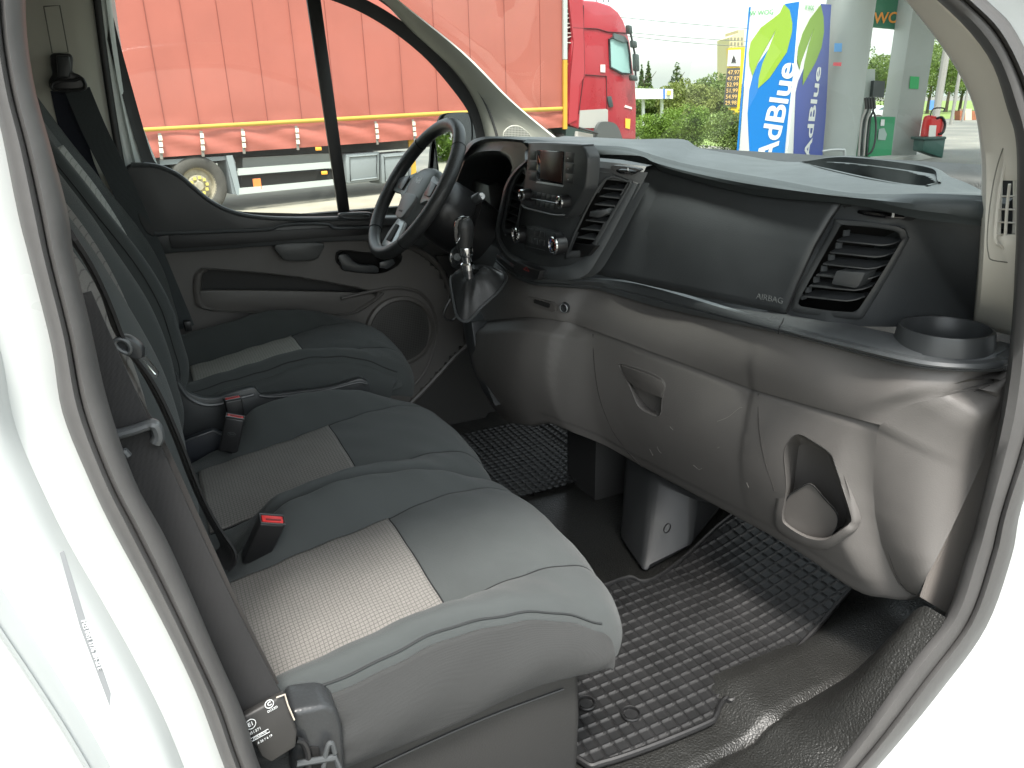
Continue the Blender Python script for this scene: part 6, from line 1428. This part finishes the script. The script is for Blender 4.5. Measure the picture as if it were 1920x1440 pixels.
# price sign
ps = thing('price_sign', 'tall yellow price sign with white emblem panel above dark rows of amber prices', 'sign', AD(1375,300,25))
def PS(pts, o, th, name, m, par=ps): return MB().prism([AD(x,y,25-o) for x,y in pts], FH*th).build(name, m, par)
PS([(1366,90),(1397,88),(1386,207),(1384,320),(1376,320),(1378,207),(1370,206)],0,.25,'sign_frame',mat('sign_yellow', (.72,.48,.01), .4))
PS([(1366,94),(1389,93),(1388,124),(1364,124)],.03,.05,'emblem_panel',adw)
PS([(1376,103),(1380,114),(1378,114),(1381,117),(1371,117),(1374,114),(1372,114)],.05,.03,'emblem',mat('emblem_black', (.02,.02,.02), .5))
pb_ = PS([(1364,128),(1388,127),(1382,201),(1357,200)],.03,.05,'price_board',mat('board_dark', (.06,.06,.055), .5))
am = mat('amber_print', (.65,.42,.14), .5)
for i, tx in enumerate(('47.97','47.97','52.99','51.99','54.99','29.98')):
    text(tx, AD(1375.5-i*1.05,136+i*11.4,24.95), e_r, (0,0,1), .165, am, pb_, bold=.01)
bt_w = thing('distant_tower', 'pale yellow tower block behind the price sign', 'building', AD(1383,180,140))
bb_ = MB().prism([AD(x,y,140) for x,y in ((1368,70),(1384,62),(1384,56),(1396,56),(1396,200),(1368,200))], FH*8).build('wall', mat('tower_render', (.55,.46,.28), .8), bt_w)
for i in range(3):
    for j in range(4): MB().prism([AD(x,y,139.9) for x,y in ((1370+j*6.5,70+i*9),(1373.5+j*6.5,70+i*9),(1373.5+j*6.5,75+i*9),(1370+j*6.5,75+i*9))], FH*.2).build('window', mat('tower_window', (.20,.18,.14), .5), bb_)
# far white roof edge of another station
fs = thing('distant_canopy', 'long white canopy edge with blue end panel low behind the bushes', 'canopy', AD(1225,190,36))
MB().prism([AD(x,y,36) for x,y in ((1150,165),(1262,167),(1262,185),(1150,186))], FH*4).build('fascia', adw, fs)
MB().prism([AD(x,y,35.95) for x,y in ((1244,166.8),(1247,166.8),(1247,185),(1244,185))], FH*.05).build('blue_stripe', mat('stripe_blue', (.05,.15,.6), .5), fs)
MB().prism([AD(x,y,35.9) for x,y in ((1251,169.5),(1259,169.8),(1258,178),(1251,178))], FH*.05).build('yellow_emblem', mat('emblem_yellow', (.7,.42,.1), .5), fs)
for x in (1205,1240): MB().prism([AD(x,185,36.5),AD(x+4,185,36.5),AD(x+4,235,36.5),AD(x,235,36.5)], FH*.3).build('post', adw, fs)
# overhead wires
for k, pts in enumerate((((1100,26),(1180,34),(1260,42),(1410,54),(1560,60)), ((1100,56),(1190,62),(1280,70),(1410,78),(1560,84)), ((1100,60),(1190,69),(1280,79),(1410,88),(1560,92)))):
    o = MB().tube(catmull([AD(x,y,55) for x,y in pts],4), .022, 5).build('overhead_wire', mat('wire_grey', (.12,.13,.13), .7)); tag(o, ('upper','middle','lower')[k]+' of three thin wires crossing the sky above the bushes', 'wire', 'overhead wires')
# ---- vegetation
rng = np.random.default_rng(3)
def leaf_mat(name, a, b):
    def f(m, N, L, bs_, tc):
        oi = N.new('ShaderNodeTexNoise'); oi.inputs['Scale'].default_value = 1.4; oi.inputs['Detail'].default_value = 8; L.new(tc.outputs['Object'], oi.inputs[0])
        r = N.new('ShaderNodeValToRGB'); r.color_ramp.elements[0].position = .35; r.color_ramp.elements[0].color = (*a,1); r.color_ramp.elements[1].position = .65; r.color_ramp.elements[1].color = (*b,1)
        L.new(oi.outputs[0], r.inputs[0]); L.new(r.outputs[0], bs_.inputs['Base Color'])
        tr = N.new('ShaderNodeBsdfTranslucent'); L.new(r.outputs[0], tr.inputs[0]); mx = N.new('ShaderNodeMixShader'); mx.inputs[0].default_value = .35
        L.new(bs_.outputs[0], mx.inputs[1]); L.new(tr.outputs[0], mx.inputs[2]); L.new(mx.outputs[0], N['Material Output'].inputs[0])
    return mat(name, a, .6, extra=f)
L_bright = leaf_mat('leaf_bright', (.09,.16,.015), (.18,.29,.035)); L_mid = leaf_mat('leaf_mid', (.075,.125,.018), (.15,.22,.04)); L_dark = leaf_mat('leaf_dark', (.04,.08,.018), (.09,.135,.035)); L_oliv = leaf_mat('leaf_olive', (.11,.14,.03), (.20,.24,.055))
bark = mat('bark', (.10,.08,.055), .9)
def leaves(lumps, n, size):
    P = []; 
    wts = np.array([l[3]*l[4]*l[5] for l in lumps]) if 0 else np.array([(l[3]*l[4]*l[5])**.67 for l in lumps]); wts /= wts.sum()
    idx = rng.choice(len(lumps), n, p=wts); d = rng.normal(size=(n,3)); d /= np.linalg.norm(d,axis=1)[:,None]
    r = rng.uniform(.55,1.05,n)**.6; L = np.array(lumps)[idx]; c = L[:,:3]+d*L[:,3:6]*r[:,None]
    a = rng.normal(size=(n,3)); a /= np.linalg.norm(a,axis=1)[:,None]; b = np.cross(a, rng.normal(size=(n,3))); b /= np.linalg.norm(b,axis=1)[:,None]
    s = size*rng.uniform(.6,1.4,n)[:,None]
    V = np.stack([c-a*s, c-b*s*.55, c+a*s, c+b*s*.55],1).reshape(-1,3)
    return V, n
def plant(name, label, cat, base, lumps, n, size, m, trunk=None, group=None):
    base = Vector(base); t = thing(name, label, cat, base, group=group); V, n = leaves(lumps, n, size); V = V+np.array(base)*0
    me = bpy.data.meshes.new('crown'); me.vertices.add(len(V)); me.vertices.foreach_set('co', V.ravel()); me.loops.add(len(V)); me.loops.foreach_set('vertex_index', np.arange(len(V)))
    me.polygons.add(n); me.polygons.foreach_set('loop_start', np.arange(0,4*n,4)); me.update(calc_edges=True); me.materials.append(m)
    o = bpy.data.objects.new('crown', me); C.objects.link(o); o.parent = t; ORG[o.name] = ORG[t.name]
    if trunk:
        hgt, r = trunk; mb = MB(); mb.tube([base, base+Vector((.1*r,0,hgt*.5)), base+Vector((0,0,hgt))], [r, r*.7, r*.35], 7)
        for k in range(4):
            a = k*1.7; z0 = hgt*(.35+.13*k); mb.tube([base+Vector((0,0,z0)), base+Vector((math.cos(a)*hgt*.18, math.sin(a)*hgt*.18, z0+hgt*.2))], [r*.35, r*.12], 5)
        mb.build('trunk', bark, t)
    return t
def lump_bush(w_, h_, k=9):
    return [(rng.uniform(-.6,.6)*w_, rng.uniform(-.5,.5)*w_, h_*rng.uniform(.3,.72), w_*rng.uniform(.3,.5), w_*rng.uniform(.3,.5), h_*rng.uniform(.25,.38)) for _ in range(k)]
for (px, py, d, w_, h_, m_, lab, nn_) in ((1225,262,25,.9,1.30,L_bright,'rounded light green bush nearest the red lorry cab',5500),
        (1292,264,25.5,.85,1.50,L_bright,'tallest rounded light green bush in the row between cab and price sign',5500),
        (1352,272,24,.95,1.35,L_mid,'dull green bush beside the foot of the price sign',5500),
        (1258,262,26.5,.7,1.0,L_mid,'low dark bush squeezed between the two light green bushes',3500),
        (1400,275,24.5,.7,1.2,L_mid,'bush partly hidden behind the white and blue tower',3000)):
    b = AD(px, py, d); b.z = GZ; plant('bush', lab, 'bush', b, lump_bush(w_, h_, 12), nn_, .035, m_, group='row of bushes by the verge')
tl_ = [('bright green broad tree above the long white canopy edge',1215,46,2.6,2.4,L_mid),('olive green tree left of the price sign, half way along the tree line',1275,44,2.4,2.7,L_oliv),('yellow green tree at the middle of the tree line',1318,50,2.6,3.0,L_oliv),('bright tree directly behind the price sign',1360,48,2.5,3.1,L_mid),('low green tree just left of the white and blue tower',1395,46,2.2,2.8,L_mid),('green tree seen between the pump display and the rectangular column',1668,60,3.2,5.6,L_mid),('green tree behind the fuel pump hoses',1630,62,3.,4.6,L_mid),('dense green tree right of the thick pale pole',1775,70,4.4,7.0,L_mid),('green tree behind the middle slim pole',1800,72,4.2,6.0,L_oliv),('rightmost green tree beside the pale window pillar',1835,70,4.,5.6,L_mid),('green tree behind the rectangular column',1740,66,3.6,5.8,L_mid)]
for lab, px, d, w_, h_, m_ in tl_:
    b = AD(px, 200, d); b.z = GZ
    lm = [(rng.uniform(-.6,.6)*w_, rng.uniform(-.5,.5)*w_, h_*rng.uniform(.35,.82), w_*rng.uniform(.25,.42), w_*rng.uniform(.25,.42), h_*rng.uniform(.12,.22)) for _ in range(16)]
    plant('broadleaf_tree', lab, 'tree', b, lm, 6500, .085, m_, trunk=(h_*.7,.14), group='far tree line')
for lab, px, top, d, w_, m_ in (('slim pointed conifer rising above the left tree line',1266,118,60,1.3,L_dark),('dark narrow poplar right beside the red lorry cab',1213,116,58,.7,L_dark),('thin poplar hidden partly by the lorry mirrors',1201,122,58,.5,L_dark),('small pointed tree top at the middle of the tree line',1308,150,70,1.3,L_mid)):
    b = AD(px, 200, d); b.z = GZ; ht = AD(px, top, d).z-GZ
    lm = [(0,0,ht*(.15+.8*i/9), w_*(1-.88*i/9), w_*(1-.88*i/9), ht*.07) for i in range(10)]
    plant('pointed_tree', lab, 'tree', b, lm, 3500, .08, m_, trunk=(ht*.9,.12))
# trees behind the van, seen in the door mirror
for k in range(7):
    b = Vector((-15-rng.uniform(0,9), 4+k*2.2, GZ)); lm = [(rng.uniform(-.6,.6)*2.2, rng.uniform(-.5,.5)*2.2, 6*rng.uniform(.05,.95), 1.0, 1.0, .8) for _ in range(22)]
    plant('roadside_tree', ('first','second','third','fourth','fifth','sixth','seventh')[k]+' bright green tree from the van in the row mirrored in the door mirror', 'tree', b, lm, 6000, .10, L_bright, trunk=(5,.12), group='trees behind the van')
